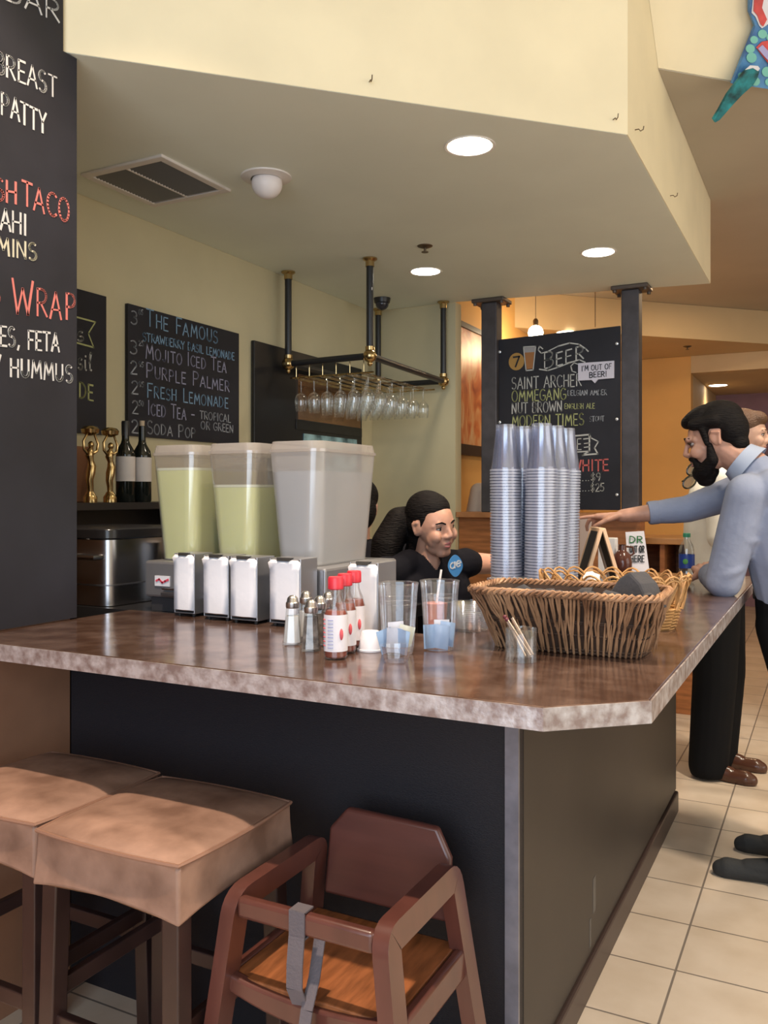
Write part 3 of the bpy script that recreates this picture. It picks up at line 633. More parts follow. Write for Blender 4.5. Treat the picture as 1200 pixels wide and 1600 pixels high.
# napkin holders
def holder(px0, px1, Y, label, dep=.085, h=.187):
    a, b = onY(px0, 970, Y), onY(px1, 970, Y); X0, X1 = a.x, b.x; z0 = 1.0405
    t = thing('napkin_holder', label, 'napkin holder', ((X0+X1)/2, Y+dep/2, z0), 'napkin holders on the bar')
    f = MB().box(X0, X0+.004, Y, Y+dep, z0+.008, z0+h).box(X1-.004, X1, Y, Y+dep, z0+.008, z0+h).box(X0+.004, X1-.004, Y+.001, Y+dep, z0+h-.004, z0+h).box(X0+.004, X1-.004, Y+dep-.004, Y+dep, z0+.008, z0+h-.004).box(X0+.004, X1-.004, Y+.001, Y+dep-.004, z0+.008, z0+.012)
    obj('case', f, stlm, t, bevel=.002)
    for sx in (X0+.012, X1-.012):
        for sy in (Y+.012, Y+dep-.012): obj('foot', MB().lathe([(.005, -.0), (.006, .008)], (sx, sy, z0), 10), M('rubber', (.02, .02, .02), .6), t)
    nm = M('napkin_white', (.86, .85, .90), .85, bump=.12, bscale=30)
    n = MB(); W = X1-X0; cx = (X0+X1)/2
    pr = [(.46, .016), (.46, .02), (.44, .10), (.45, .155), (.49, h-.012), (.42, h-.004)]
    ys = [Y+.004, Y-.004, Y-.006, Y-.006, Y-.009, Y-.003]
    R = []
    for (hw, z), y in zip(pr, ys):
        R.append([n.bm.verts.new((cx+W*hw*s_, y-(.003 if abs(s_) < .5 else 0), z0+z)) for s_ in (-1, -.5, 0, .5, 1)])
    for A_, B2 in zip(R, R[1:]):
        for i in range(4): n.bm.faces.new((A_[i], A_[i+1], B2[i+1], B2[i]))
    o = obj('napkins', n, nm, t, True); s_ = o.modifiers.new('thick', 'SOLIDIFY'); s_.thickness = .03; s_.offset = -1 if True else 1
    obj('face_plate', MB().slab([(cx-W*.25, Y-.004, z0+h+.002), (cx+W*.25, Y-.004, z0+h+.002), (cx+W*.18, Y-.012, z0+h-.006), (cx-W*.18, Y-.012, z0+h-.006)], (0, .01, 0)), M('black_plastic', (.02, .02, .022), .35), t)
    return t
holder(272, 304, 1.99, 'steel napkin holder packed with white napkins, in front of the first lemonade bowl')
holder(318, 357, 1.97, 'steel napkin holder between two others, in front of the middle lemonade bowl')
holder(360, 402, 1.955, 'steel napkin holder left of the gap, in front of the lemonade and ice bowls')
holder(421, 470, 1.955, 'wide napkin holder standing before the frosted bowl, behind the salt shakers')
holder(546, 591, 1.88, 'napkin holder by itself behind the red capped sauce bottles', .10, .192)

# shakers
salt = M('salt_white', (.85, .83, .82), .9); pepper = M('pepper_brown', (.16, .12, .10), .9, noise=.5, nscale=60, col2=(.36, .30, .26)); capm = M('shaker_cap', (.55, .54, .54), .28, 1.0)
for px, py, fillm, lab in ((457, 1010, salt, 'glass salt shaker with steel cap standing furthest left of the shakers'), (486, 1020, pepper, 'pepper shaker nearest the hot sauce, in the front of the group'), (478, 1000, salt, 'salt shaker hidden behind the front pepper shaker'), (500, 1011, pepper, 'pepper shaker directly behind the front pepper shaker'), (513, 1002, salt, 'shaker half hidden behind the hot sauce bottles')):
    c = onZ(px, py-4, 1.0405)
    t = thing('salt_shaker' if fillm is salt else 'pepper_shaker', lab, 'shaker', c, 'salt and pepper shakers')
    s4 = lambda r, z: (r, z)
    obj('glass', MB().lathe([(.0245, 0), (.0245, .006), (.0185, .055), (.0155, .088)], c, 8, True, False), glassm, t, False)
    obj('filling', MB().lathe([(.0215, .005), (.0175, .05), (.0160, .068 if fillm is salt else .078)], c, 8), fillm, t)
    obj('cap', MB().lathe([(.0155, .087), (.0165, .090), (.0165, .100), (.014, .103), (.013, .111), (.007, .117), (.002, .118)], c, 16), capm, t, True)
# hot sauce
redcap = M('red_cap', (.62, .03, .05), .35); sauce = M('hot_sauce', (.30, .055, .025), .25); slabel = M('sauce_label', (.78, .74, .78), .55)
inkb = M('ink_blue', (.25, .28, .5), .7); inkr = M('ink_red', (.68, .10, .12), .7)
for i, (c, lab) in enumerate(((Vector((-.966, 1.632, 1.0405)), 'red capped hot sauce bottle at the front of the row of three'), (Vector((-.985, 1.705, 1.0405)), 'hot sauce bottle in the middle of the row of three'), (Vector((-1.003, 1.78, 1.0405)), 'hot sauce bottle at the back of the row, nearest the napkin holder'))):
    t = thing('hot_sauce_bottle', lab, 'sauce bottle', c, 'hot sauce bottles on the bar')
    obj('bottle', MB().lathe([(.022, 0), (.026, .005), (.026, .100), (.022, .118), (.0135, .138), (.0125, .158)], c, 24, True, False), glassm, t, True)
    obj('sauce', MB().lathe([(.0205, .003), (.0245, .007), (.0245, .099), (.0205, .113 if i else .106)], c, 24), sauce, t, True)
    obj('label', MB().lathe([(.0265, .018), (.0265, .098)], c, 24, False, False), slabel, t, True)
    k = MB()
    for j in range(7):
        z = .03+.0095*j
        for a0, a1, m2 in ((-2.5, -2.05, 0),):
            k.tube([c+Vector((.0268*math.cos(a), .0268*math.sin(a), z)) for a in (a0, (a0+a1)/2, a1)], .0012, 4)
    obj('label_print', k, inkr, t)
    k = MB()
    for j in range(9):
        z = .027+.0075*j
        k.tube([c+Vector((.0268*math.cos(a), .0268*math.sin(a), z)) for a in (-1.75, -1.5, -1.25)], .0009, 4)
    obj('label_print', k, inkb, t)
    k = MB()
    k.ball(c+Vector((.0262*math.cos(-.55), .0262*math.sin(-.55), .056)), .011, 2, (.4, .4, 1.2)); obj('label_emblem', k, inkr, t)
    obj('cap', MB().lathe([(.0155, .152), (.0175, .154), (.0175, .176), (.0155, .180)], c, 20), redcap, t, True)
# portion cups, packet cups
pcup = M('portion_cup_white', (.74, .72, .76), .5)
c = onZ(579, 1016, 1.0405); t = thing('portion_cup', 'white ribbed portion cup upside down beside the sauce bottles', 'cup', c)
obj('cup', MB().lathe([(.0315, 0), (.0315, .004), (.0285, .005), (.0215, .042), (.019, .045)], c, 32), pcup, t, True)
c = onZ(619, 1034, 1.0405); t = thing('portion_cup', 'small clear portion cup in front of the packet filled cups', 'cup', c)
plasc = clear('clear_plastic', (.955, .965, .985), .035, .09, (.85, .88, .98), .10)
obj('cup', MB().lathe([(.003, .002), (.026, .002), (.0325, .034), (.035, .036)], c, 28, False, False), plasc, t, True)
def big_cup(name, label, c, r0=.033, r1=.0455, h=.150, group=None):
    t = thing(name, label, 'cup', c, group)
    obj('cup', MB().lathe([(.004, .003), (r0, .002), (r0+.003, .014), (r1-.002, h-.022), (r1-.001, h-.014), (r1, h-.002)], c, 36, False, False), plasc, t, True)
    obj('rim', MB().tube([c+Vector((r1*math.cos(2*PI*i/36), r1*math.sin(2*PI*i/36), h)) for i in range(36)], .0018, 6, True), plasc, t, True)
    k = MB()
    for z in (h-.034, h-.045): k.tube([c+Vector(((r1-.0035)*math.cos(2*PI*i/36), (r1-.0035)*math.sin(2*PI*i/36), z)) for i in range(36)], .0009, 5, True)
    obj('ring', k, plasc, t, True); return t
c1 = Vector((-.868, 1.745, 1.0405)); c2 = Vector((-.805, 1.835, 1.0405))
big_cup('plastic_cup', 'tall clear plastic cup of white sweetener packets, in front of the woman', c1, h=.160, group='packet cups')
big_cup('plastic_cup', 'tall clear plastic cup of blue sweetener packets, right of the other packet cup', c2, h=.160, group='packet cups')
pk_w = M('packet_white', (.80, .80, .86), .6); pk_b = M('packet_blue', (.42, .58, .80), .6); pk_y = M('packet_cream', (.78, .80, .66), .6); pk_d = M('packet_print_blue', (.10, .16, .50), .6)
def packet(c, off, yaw, tilt, m, label, print_=None, w_=.036, h_=.056):
    o_ = Vector(c)+Vector(off); t = thing('sweetener_packet', label, 'packet', o_, 'sweetener packets in the clear cups')
    R = Matrix.Translation(o_) @ Euler((tilt[0], tilt[1], yaw)).to_matrix().to_4x4()
    q = MB(); n_ = 5; V = []
    for j in range(n_):
        for i in range(n_):
            u, v = i/(n_-1)*2-1, j/(n_-1)*2-1
            V.append((u*w_/2, v*h_/2, .003*(1-u*u)*(1-v*v)))
    top = [q.bm.verts.new(R @ Vector((x, -z-.0006, y+h_/2))) for x, y, z in V]; bot = [q.bm.verts.new(R @ Vector((x, z+.0006, y+h_/2))) for x, y, z in V]
    for j in range(n_-1):
        for i in range(n_-1):
            a = j*n_+i; q.bm.faces.new((top[a], top[a+1], top[a+n_+1], top[a+n_])); q.bm.faces.new((bot[a], bot[a+n_], bot[a+n_+1], bot[a+1]))
    obj('sachet', q, m, t, True)
    if print_:
        q = MB(); st = []
        x = 0
        for ch_, s in glyphs(print_):
            wd, sl = GL[ch_]; st += [[(x+u, v) for u, v in l] for l in sl]; x += wd+.2
        ex = R.to_3x3() @ Vector((0, 0, h_*.72/x)); ez = R.to_3x3() @ Vector((-.011, 0, 0))
        strokes_to(q, st, R @ Vector((-.002, -.0042, h_*.13)), ex, ez, R.to_3x3() @ Vector((0, -1, 0)), .0022); obj('print', q, pk_d, t)
yw = math.radians(27.4)
for off, yaw, tl, m, lab in (((-.016, -.014, .004), yw+.3, (.12, -.30), pk_b, 'pale blue packet leaning left in the first packet cup'), ((.0, -.022, .006), yw, (.06, .04), pk_w, 'white packet at the front of the first packet cup'), ((.012, -.004, .010), yw-.2, (-.06, .22), pk_y, 'cream packet leaning right in the first packet cup'), ((-.004, .004, .016), yw+.1, (0, -.08), pk_w, 'white packet standing tallest in the first packet cup'), ((.012, -.016, .004), yw-.5, (.1, .2), pk_b, 'pale blue packet low on the right in the first packet cup')):
    packet(c1, off, yaw, tl, m, lab)
for off, yaw, tl, m, lab, pr in (((-.014, -.014, .004), yw+.15, (.04, -.05), pk_b, 'blue packet with dark blue print at the front of the second packet cup', 'EQUAL'), ((.006, -.010, .004), yw-.3, (.05, .10), pk_b, 'blue packet in the middle of the second packet cup', None), ((.015, .0, .010), yw-.4, (-.04, .10), pk_b, 'blue packet leaning right in the second packet cup', None), ((0, .012, .012), yw, (-.05, 0), pk_w, 'pale packet behind the blue packets in the second packet cup', None)):
    packet(c2, off, yaw, tl, m, lab, None if pr else None)
pk = bpy.data.objects
# the woman's pink drink standing on the lower shelf
c = Vector((-1.055, 2.37, .9305)); t = thing('pink_drink', 'pink iced drink with a straw on the shelf behind the packet cups', 'drink', c)
obj('cup', MB().lathe([(.028, 0), (.040, .165), (.042, .17)], c, 28, True, False), plasc, t, True)
obj('drink', MB().lathe([(.027, .004), (.0375, .145)], c, 28), M('pink_drink_liquid', (.72, .26, .20), .3, noise=.15, nscale=20), t, True)
obj('straw', MB().tube([c+Vector((-.01, 0, .05)), c+Vector((.018, .006, .245))], .0035, 8), M('straw_white', (.85, .83, .82), .4), t, True)
c = Vector((-1.06, 2.20, .9305)); t = thing('serving_plate', 'terracotta rimmed plate on the lower shelf behind the packet cups', 'plate', c)
obj('dish', MB().lathe([(.05, 0), (.055, .006), (.105, .02), (.108, .024), (.05, .008)], c, 36), M('plate_terracotta', (.50, .22, .12), .35), t, True)

# deli cup stacks
for c, n, r, h, lab in ((Vector((-.843, 2.135, 1.0405)), 9, .056, .078, 'short stack of clear plastic lids left of the wicker basket'), (Vector((-.80, 2.33, 1.0405)), 7, .068, .135, 'taller stack of clear deli bowls behind the short lid stack')):
    for i in range(n):
        z = c+Vector((0, 0, i*(h-.03)/n))
        o = obj('deli_bowl', MB().lathe([(r*.70, .001), (r*.74, .002), (r*.98, .028), (r*1.02, .030), (r*1.02, .033)], (0, 0, 0), 28, True, False), plasc, None, True); o.location = z
        tag(o, 'clear plastic bowl in the %s' % lab, 'bowl', lab)
# tower of clear cups: each cup is a thing of its own
cupm = clear('stacked_cup_plastic', (.88, .905, .955), .10, .09, (.66, .72, .95), .15, .30)
rimm = clear('cup_rim_plastic', (.75, .80, .92), .45, .10, (.80, .85, 1.0), .2, .3)
CB = MB().lathe([(.0300, .146), (.0305, .143), (.0315, .128), (.0445, .016), (.046, .013), (.0462, .0065), (.0496, .006), (.0498, .0), (.0470, .0)], (0, 0, 0), 26, True, False)
proto = obj('plastic_cup', CB, cupm, None, True); proto.data.materials.append(rimm)
for p_ in proto.data.polygons:
    if p_.center.z < .0075: p_.material_index = 1
first = True
for (x, y, nm, n) in ((-.890, 2.55, 'front left stack of the cup tower', 48), (-.790, 2.57, 'front right stack of the cup tower', 48), (-.885, 2.655, 'middle left stack of the cup tower', 48), (-.785, 2.675, 'middle right stack of the cup tower', 48), (-.88, 2.76, 'back left stack of the cup tower', 48), (-.78, 2.78, 'back right stack of the cup tower', 48)):
    lx, ly = random.uniform(-.0003, .0003), random.uniform(-.0002, .0003)
    for i in range(n):
        o = proto if first else proto.copy()
        if not first: COL.objects.link(o)
        first = False
        o.location = (x+lx*i+random.uniform(-.0006, .0006), y+ly*i, 1.0405+.00925*i); o.rotation_euler = (0, 0, random.uniform(0, 6))
        tag(o, 'clear plastic cup upside down in the %s' % nm, 'cup', 'cups in the '+nm)

# ------------------------------------------------------------------ wicker baskets
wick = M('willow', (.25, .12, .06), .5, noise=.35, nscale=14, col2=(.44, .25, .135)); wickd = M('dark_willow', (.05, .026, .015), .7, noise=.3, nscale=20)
wl = M('light_willow', (.44, .24, .09), .5, noise=.25, nscale=14)
BX0, BX1, BY0, BY1, BZ0, BZ1 = -.705, -.365, 1.925, 2.07, 1.0415, 1.182
rim = [(-.745, 1.85), (-.318, 1.845), (-.325, 2.085), (-.745, 2.09)]
base = [(BX0, BY0), (BX1, BY0), (BX1, BY1), (BX0, BY1)]
bk1 = thing('wicker_basket', 'rectangular brown wicker basket full of dark napkin rolls on the front of the bar', 'basket', (-.53, 1.97, 1.04))
def edge_pts(poly, counts, r=.045):
    """points round a rounded quadrilateral, a fixed number for each side"""
    P_ = [Vector((*p, 0)) for p in poly]; res = []
    bz = lambda i, t: (P_[i]+(P_[i-1]-P_[i]).normalized()*r)*(1-t)**2+P_[i]*2*t*(1-t)+(P_[i]+(P_[(i+1) % 4]-P_[i]).normalized()*r)*t*t
    for i in range(4):
        pl_ = [bz(i, .5), bz(i, .75), bz(i, 1), bz((i+1) % 4, 0), bz((i+1) % 4, .25), bz((i+1) % 4, .5)]
        L = [0]
        for u, v in zip(pl_, pl_[1:]): L.append(L[-1]+(v-u).length)
        for k in range(counts[i]):
            s_ = L[-1]*k/counts[i]; j = max(q for q in range(5) if L[q] <= s_); res.append(pl_[j].lerp(pl_[j+1], (s_-L[j])/max(1e-9, L[j+1]-L[j])))
    return res
CN = (50, 20, 50, 20); NS = sum(CN)
top, bot = edge_pts(rim, CN), edge_pts(base, CN)
def bpt(k, f, o=0.0):
    k %= NS; g = f*.86+.14*f**3; p = bot[k].lerp(top[k], g); z = BZ0+(BZ1-BZ0)*f
    c = Vector((-.53, 1.97, 0)); d = (p-c).normalized(); return Vector((p.x+d.x*o, p.y+d.y*o, z))
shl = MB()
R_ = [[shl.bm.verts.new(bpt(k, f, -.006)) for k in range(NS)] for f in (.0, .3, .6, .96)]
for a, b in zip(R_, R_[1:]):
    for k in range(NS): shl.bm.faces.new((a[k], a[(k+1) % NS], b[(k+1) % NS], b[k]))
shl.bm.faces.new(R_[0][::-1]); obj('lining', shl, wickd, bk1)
k_ = MB()
for k in range(NS):
    j = random.uniform(-1, 1)*.016; l = random.uniform(.02, .10) if k % 2 else random.uniform(.26, .46)
    pa = [bpt(k, 1.0-(1-l)*t, .004+.003*math.sin(t*9+k))+Vector((j*t, 0, 0)) for t in (0, .25, .5, .75, 1)]
    k_.tube(pa, [.0031, .0033, .0031, .0026, .0012], 6)
    if k % 2 == 0:
        l2 = random.uniform(.38, .60)
        k_.tube([bpt(k, l2*t, .003)+Vector((.004*math.sin(k*3.), 0, 0)) for t in (0, .33, .66, 1)], [.0030, .0030, .0026, .001], 6)
obj('wicker', k_, wick, bk1, True)
k_ = MB()
for f in (.02, .07, .32, .52, .55, .84, .88, .93):
    k_.tube([bpt(k, f, .0015 if k % 2 else -.002) for k in range(NS)], .0026, 5, True)
obj('weave', k_, wickd, bk1, True)
k_ = MB()
for ph in (0, 2.1, 4.2): k_.tube([bpt(k, 1.0, .001)+Vector((0, 0, .006*math.sin(k*1.2+ph)))+((bpt(k, 1., .006*math.cos(k*1.2+ph))-bpt(k, 1., 0))) for k in range(NS)], .0042, 6, True)
obj('braided_rim', k_, wick, bk1, True)
# napkin rolls inside
nap = M('charcoal_cloth', (.045, .045, .052), .9, bump=.3, bscale=40)
def rolled(a, b, r, label):
    a, b = Vector(a), Vector(b); d = (b-a); n = 9
    t = MB().tube([a+d*i/(n-1)+Vector((0, 0, .006*math.sin(i*1.3+a.x*50))) for i in range(n)], [r*(.75+.25*math.sin(i*1.9+a.y*40)) for i in range(n)], 12)
    o = obj('napkin_roll', t, nap, None, True); tag(o, label, 'napkin', 'charcoal napkin rolls in the wicker basket')
rolled((-.70, 1.90, 1.165), (-.555, 1.935, 1.168), .022, 'charcoal cloth napkin roll at the left end of the wicker basket')
rolled((-.66, 2.03, 1.15), (-.50, 2.04, 1.155), .024, 'charcoal napkin roll lying along the back of the wicker basket')
rolled((-.52, 1.95, 1.155), (-.40, 1.90, 1.165), .026, 'charcoal napkin roll lying across the middle of the wicker basket')
q = MB(); q.slab([(-.468, 1.99, 1.15), (-.345, 1.94, 1.15), (-.372, 1.96, 1.203), (-.40, 1.975, 1.228), (-.425, 1.985, 1.212)], (.03, .045, 0))
t = obj('folded_napkin', q, nap, None, bevel=.006); tag(t, 'folded charcoal napkin standing up above the basket rim', 'napkin')
rolled((-.40, 2.03, 1.16), (-.345, 1.93, 1.165), .02, 'charcoal napkin roll against the right end of the wicker basket')
# oval basket with looped rim
OC, OA, OB = Vector((-.535, 2.42, 1.0415)), .205, .155
ob = thing('bread_basket', 'oval honey coloured basket with looped lattice rim behind the rectangular basket', 'basket', OC)
def opt(a, f, o=0): g = .80+.20*f; return OC+Vector(((OA*g+o)*math.cos(a), (OB*g+o)*math.sin(a), .145*f))
k_ = MB()
for i in range(14): k_.tube([opt(2*PI*j/72, i*.029, .002 if (j//3+i) % 2 else -.002) for j in range(72)], .0028, 5, True)
obj('weave', k_, wl, ob, True)
q = MB(); q.lathe([(.79, .0), (.80, .006)], OC, 40, sx=OA, sy=OB); obj('base', q, wl, ob)
k_ = MB(); NL = 22
for i in range(NL):
    for dr in (0, .018):
        a0 = 2*PI*i/NL+dr; sp = 2*PI/NL*2.2
        k_.tube([opt(a0+sp*t, .36+(.64-dr*4)*math.sin(PI*t)**.8, .004*math.cos(PI*t*3)+dr*.1) for t in [j/10 for j in range(11)]], .0031, 5)
obj('looped_rim', k_, wl, ob, True)
q = MB(); q.ball((-.60, 2.44, 1.16), .026, 2, (1, 1, .8))
for v in q.bm.verts: v.co += Vector((random.uniform(-.004, .004), random.uniform(-.004, .004), random.uniform(-.004, .004)))
t = obj('crumpled_wrapper', q, M('wrapper', (.75, .72, .72), .25), None); tag(t, 'crumpled white wrapper in the looped oval basket', 'wrapper')
q = MB().rrect(-.60, -.47, 2.34, 2.48, 1.055, 1.145, .02); t = obj('folded_linen', q, nap, None, True); tag(t, 'dark folded linen lying in the looped oval basket', 'linen')
# toothpick glass with stir sticks
c = onZ(814, 1032, 1.0405); t = thing('tumbler', 'small clear glass of stir sticks in front of the wicker basket', 'glass', c)
obj('glass', MB().lathe([(.034, 0), (.0345, .070), (.0335, .071), (.0315, .069), (.031, .012), (.004, .010)], c, 32, True, True), glassm, t, True)
stick = M('birch_stick', (.75, .56, .42), .6)
for i, (dx0, dy0, dx1, dy1, h) in enumerate(((.020, .0, -.030, -.006, .088), (.014, -.012, -.038, .004, .092), (.024, .008, -.024, .010, .090))):
    a, b = c+Vector((dx0, dy0, .013)), c+Vector((dx1, dy1, h)); s_ = thing('stir_stick', '%s wooden stick in the small tumbler' % ('dark tipped frontmost', 'dark tipped leftmost', 'pale hindmost')[i], 'stick', a, 'stir sticks in the tumbler')
    obj('stick', MB().bar(a, b, .0085 if i != 1 else .005, .002, (1, 1, 0)), stick, s_)
    if i < 2: obj('tip', MB().ball(b, .005, 2), M('stick_tip', (.12, .02, .03), .4), s_, True)
# table tent chalkboard
A0 = Vector((-.715, 3.0, 1.0405)); rr, fw = Vector((CA, SA, 0)), Vector((-SA, CA, 0))
tt = thing('tent_sign', 'small wooden tent shaped chalkboard sign behind the baskets', 'sign', A0)
apx = A0+Vector((0, 0, .245)); hw = .062
pineb = M('pine', (.62, .42, .27), .5, noise=.12, nscale=9)
for s_ in (-1, 1):
    f0 = apx+rr*(.004*s_); foot = A0+rr*(.078*s_)
    for dpt in (-hw, hw):
        obj('leg', MB().bar(foot+fw*dpt, f0+fw*dpt, .012, .016, fw), pineb, tt, bevel=.001)
    dv = (f0-foot)
    obj('slate', MB().slab([foot+dv*.04-fw*(hw-.008), foot+dv*.04+fw*(hw-.008), foot+dv*.98+fw*(hw-.008), foot+dv*.98-fw*(hw-.008)], rr*.004*s_), MATS['slate_black'], tt)
    obj('rail', MB().bar(foot+dv*.03-fw*hw, foot+dv*.03+fw*hw, .014, .012), pineb, tt); obj('rail', MB().bar(foot+dv*.985-fw*hw, foot+dv*.985+fw*hw, .012, .012), pineb, tt)
# water bottle
c = onZ(1073, 911, 1.0405); t = thing('water_bottle', 'clear water bottle with green cap and blue label by the bearded man', 'bottle', c)
obj('bottle', MB().lathe([(.026, 0), (.031, .008), (.031, .05), (.029, .055), (.031, .06), (.031, .135), (.026, .155), (.013, .178), (.013, .190)], c, 24, True, False), glassm, t, True)
obj('label', MB().lathe([(.0315, .062), (.0315, .118)], c, 24, False, False), M('label_blue', (.03, .08, .36), .4), t, True)
q = MB(); a_ = -PI/2-math.radians(0); q.ball(c+Vector((.0305*math.cos(-1.6), .0305*math.sin(-1.6), .09)), .012, 2, (.9, .3, 1)); obj('label_emblem', q, M('label_green', (.15, .5, .1), .5), t, True)
obj('cap', MB().lathe([(.0145, .188), (.015, .19), (.015, .203), (.013, .205)], c, 18), M('green_cap', (.05, .32, .16), .4), t, True)
# syrup jar, paper menu, small boxes at the far end of the bar
c = onZ(972, 895, 1.0405); t = thing('syrup_jar', 'dark amber glass jar behind the tent sign', 'jar', c)
obj('jar', MB().lathe([(.036, 0), (.044, .01), (.046, .05), (.038, .085), (.018, .105), (.016, .13), (.02, .132)], c, 24), M('amber_glass', (.10, .035, .025), .12), t, True)
obj('handle', MB().tube([c+Vector((.018, .01, .122)), c+Vector((.045, .02, .118)), c+Vector((.05, .02, .09)), c+Vector((.036, .015, .08))], .005, 8), MATS['amber_glass'], t, True)
a = onZ(1000, 893, 1.0405); t = thing('handwritten_sign', 'white paper sign with green and black handwriting behind the syrup jar', 'sign', a)
q = MB().slab([a+rr*-.055, a+rr*.045+Vector((0, 0, -.0)), a+rr*.028+fw*.03+Vector((0, 0, .19)), a+rr*-.06+fw*.03+Vector((0, 0, .185))], fw*.003); obj('sheet', q, M('sign_paper', (.72, .70, .76), .7), t)
for i, (tx, mt) in enumerate((('DR', 'ink_green'), ('out or', 'ink_black'), ('here', 'ink_black'))):
    q = MB(); x = 0; st = []
    for ch_, s in glyphs(tx):
        wd, sl = GL[ch_]; st += [[(x+u, v) for u, v in l] for l in sl]; x += wd+.2
    strokes_to(q, st, a+rr*-.045+Vector((0, 0, .135-.045*i))-fw*.004+fw*(.022-.008*i), rr*(.07/x), Vector((0, 0, .03)), -fw, .005)
    obj('handwriting', q, M(mt, (.05, .22, .08) if 'green' in mt else (.04, .05, .06), .8), t)
c = onZ(950, 893, 1.0405); t = thing('bright_patch_box', 'white box put in for a bright lit patch between the tent sign and handwritten sign', 'box', c)
obj('box', MB().box(c.x-.04, c.x+.04, c.y-.03, c.y+.03, 1.0405, 1.20), M('paper_white', (.82, .80, .80), .7), t, bevel=.003)  # plain white box added to stand for a bright lit patch
c = onZ(914, 893, 1.0405); t = thing('card_holder', 'pale upright card box under the pointing hand', 'box', c)
obj('box', MB().box(c.x-.022, c.x+.035, c.y-.02, c.y+.02, 1.0405, 1.30), M('blush_card', (.55, .42, .36), .7), t, bevel=.003)
# ------------------------------------------------------------------ stools and high chair
leather = M('tan_leather', (.215, .115, .078), .6, noise=.26, nscale=9, col2=(.31, .185, .135), bump=.12, bscale=35)
dkwood = M('espresso_wood', (.035, .017, .015), .35, noise=.2, nscale=8)
def stool(x0, y0, label, sz=.375, zt=.735, group='bar stools'):
    t = thing('bar_stool', label, 'stool', (x0+sz/2, y0+sz/2, 0), group)
    n = 18; zb = zt-.132; b = MB(); bm = b.bm
    g = [[None]*(n+1) for _ in range(n+1)]
    for j in range(n+1):
        for i in range(n+1):
            u, v = i/n*2-1, j/n*2-1
            dome = .019*(1-u**6)*(1-v**6)
            g[j][i] = bm.verts.new((x0+sz/2+sz/2*u*(1+.058*(1-v*v)*abs(u)**3), y0+sz/2+sz/2*v*(1+.058*(1-u*u)*abs(v)**3), zt-.022+dome))
    for j in range(n):
        for i in range(n): bm.faces.new((g[j][i], g[j][i+1], g[j+1][i+1], g[j+1][i]))
    ring = [g[0][i] for i in range(n)]+[g[j][n] for j in range(n)]+[g[n][n-i] for i in range(n)]+[g[n-j][0] for j in range(n)]
    rim_ = [v.co.copy()+Vector((0, 0, -.002)) for v in ring]
    m = len(ring); cx, cy = x0+sz/2, y0+sz/2; prev = ring
    for f, o in ((.06, -.0005), (.16, -.006), (.35, -.009), (.55, -.0085), (.8, -.006), (1.0, -.005)):
        cur = []
        for k in range(m):
            p = ring[k].co; s_ = abs(((k % n)/n)*2-1)      # 0 mid side, 1 corner
            sd_ = (k//n) % 4; fl = .007*f*f
            ox = (o*(1-s_**2)+fl)*{1: 1, 3: -1}.get(sd_, 0) if k % n else (fl*(1 if p.x > cx else -1))
            oy = (o*(1-s_**2)+fl)*{0: -1, 2: 1}.get(sd_, 0) if k % n else (fl*(1 if p.y > cy else -1))
            z = (zt-.022)-(zt-.022-zb)*f
            if f == 1.0: z += .016*(1-s_**2)-.004*s_**8
            cur.append(bm.verts.new((p.x+ox, p.y+oy, z)))
        for k in range(m): bm.faces.new((prev[k], prev[(k+1) % m], cur[(k+1) % m], cur[k]))
        prev = cur
    bm.faces.new(prev)
    obj('seat', b, leather, t, True, bevel=.012, seg=3)
    sm = MB(); sm.tube(rim_, .0042, 6, True)
    obj('piping', sm, M('piping_leather', (.24, .13, .09), .5), t, True)
    for sx in (0, 1):
        for sy in (0, 1):
            a = Vector((x0+.028+sx*(sz-.056), y0+.028+sy*(sz-.056), zb+.02)); bt = Vector((a.x+(.012 if sx else -.012), a.y+(.012 if sy else -.012), 0))
            obj('leg', MB().bar(bt, a, .040, .040, (0, 1, 0)), dkwood, t, bevel=.003)
    zz = (.30, .36)
    for sy in (0, 1):
        y = y0+.024+sy*(sz-.048); obj('stretcher', MB().box(x0+.035, x0+sz-.035, y-.010, y+.010, zz[0], zz[0]+.035), dkwood, t, bevel=.003)
    for sx in (0, 1):
        x = x0+.024+sx*(sz-.048); obj('stretcher', MB().box(x-.010, x+.010, y0+.035, y0+sz-.035, zz[1], zz[1]+.035), dkwood, t, bevel=.003)
    obj('apron', MB().box(x0+.03, x0+sz-.03, y0+.03, y0+sz-.03, zb+.002, zb+.03), dkwood, t)
    return t
stool(-1.446, 1.237, 'tan leather bar stool with dark legs beside the wooden high chair')
stool(-1.848, 1.255, 'tan leather bar stool cut by the left edge of the photo, against the russet wall')

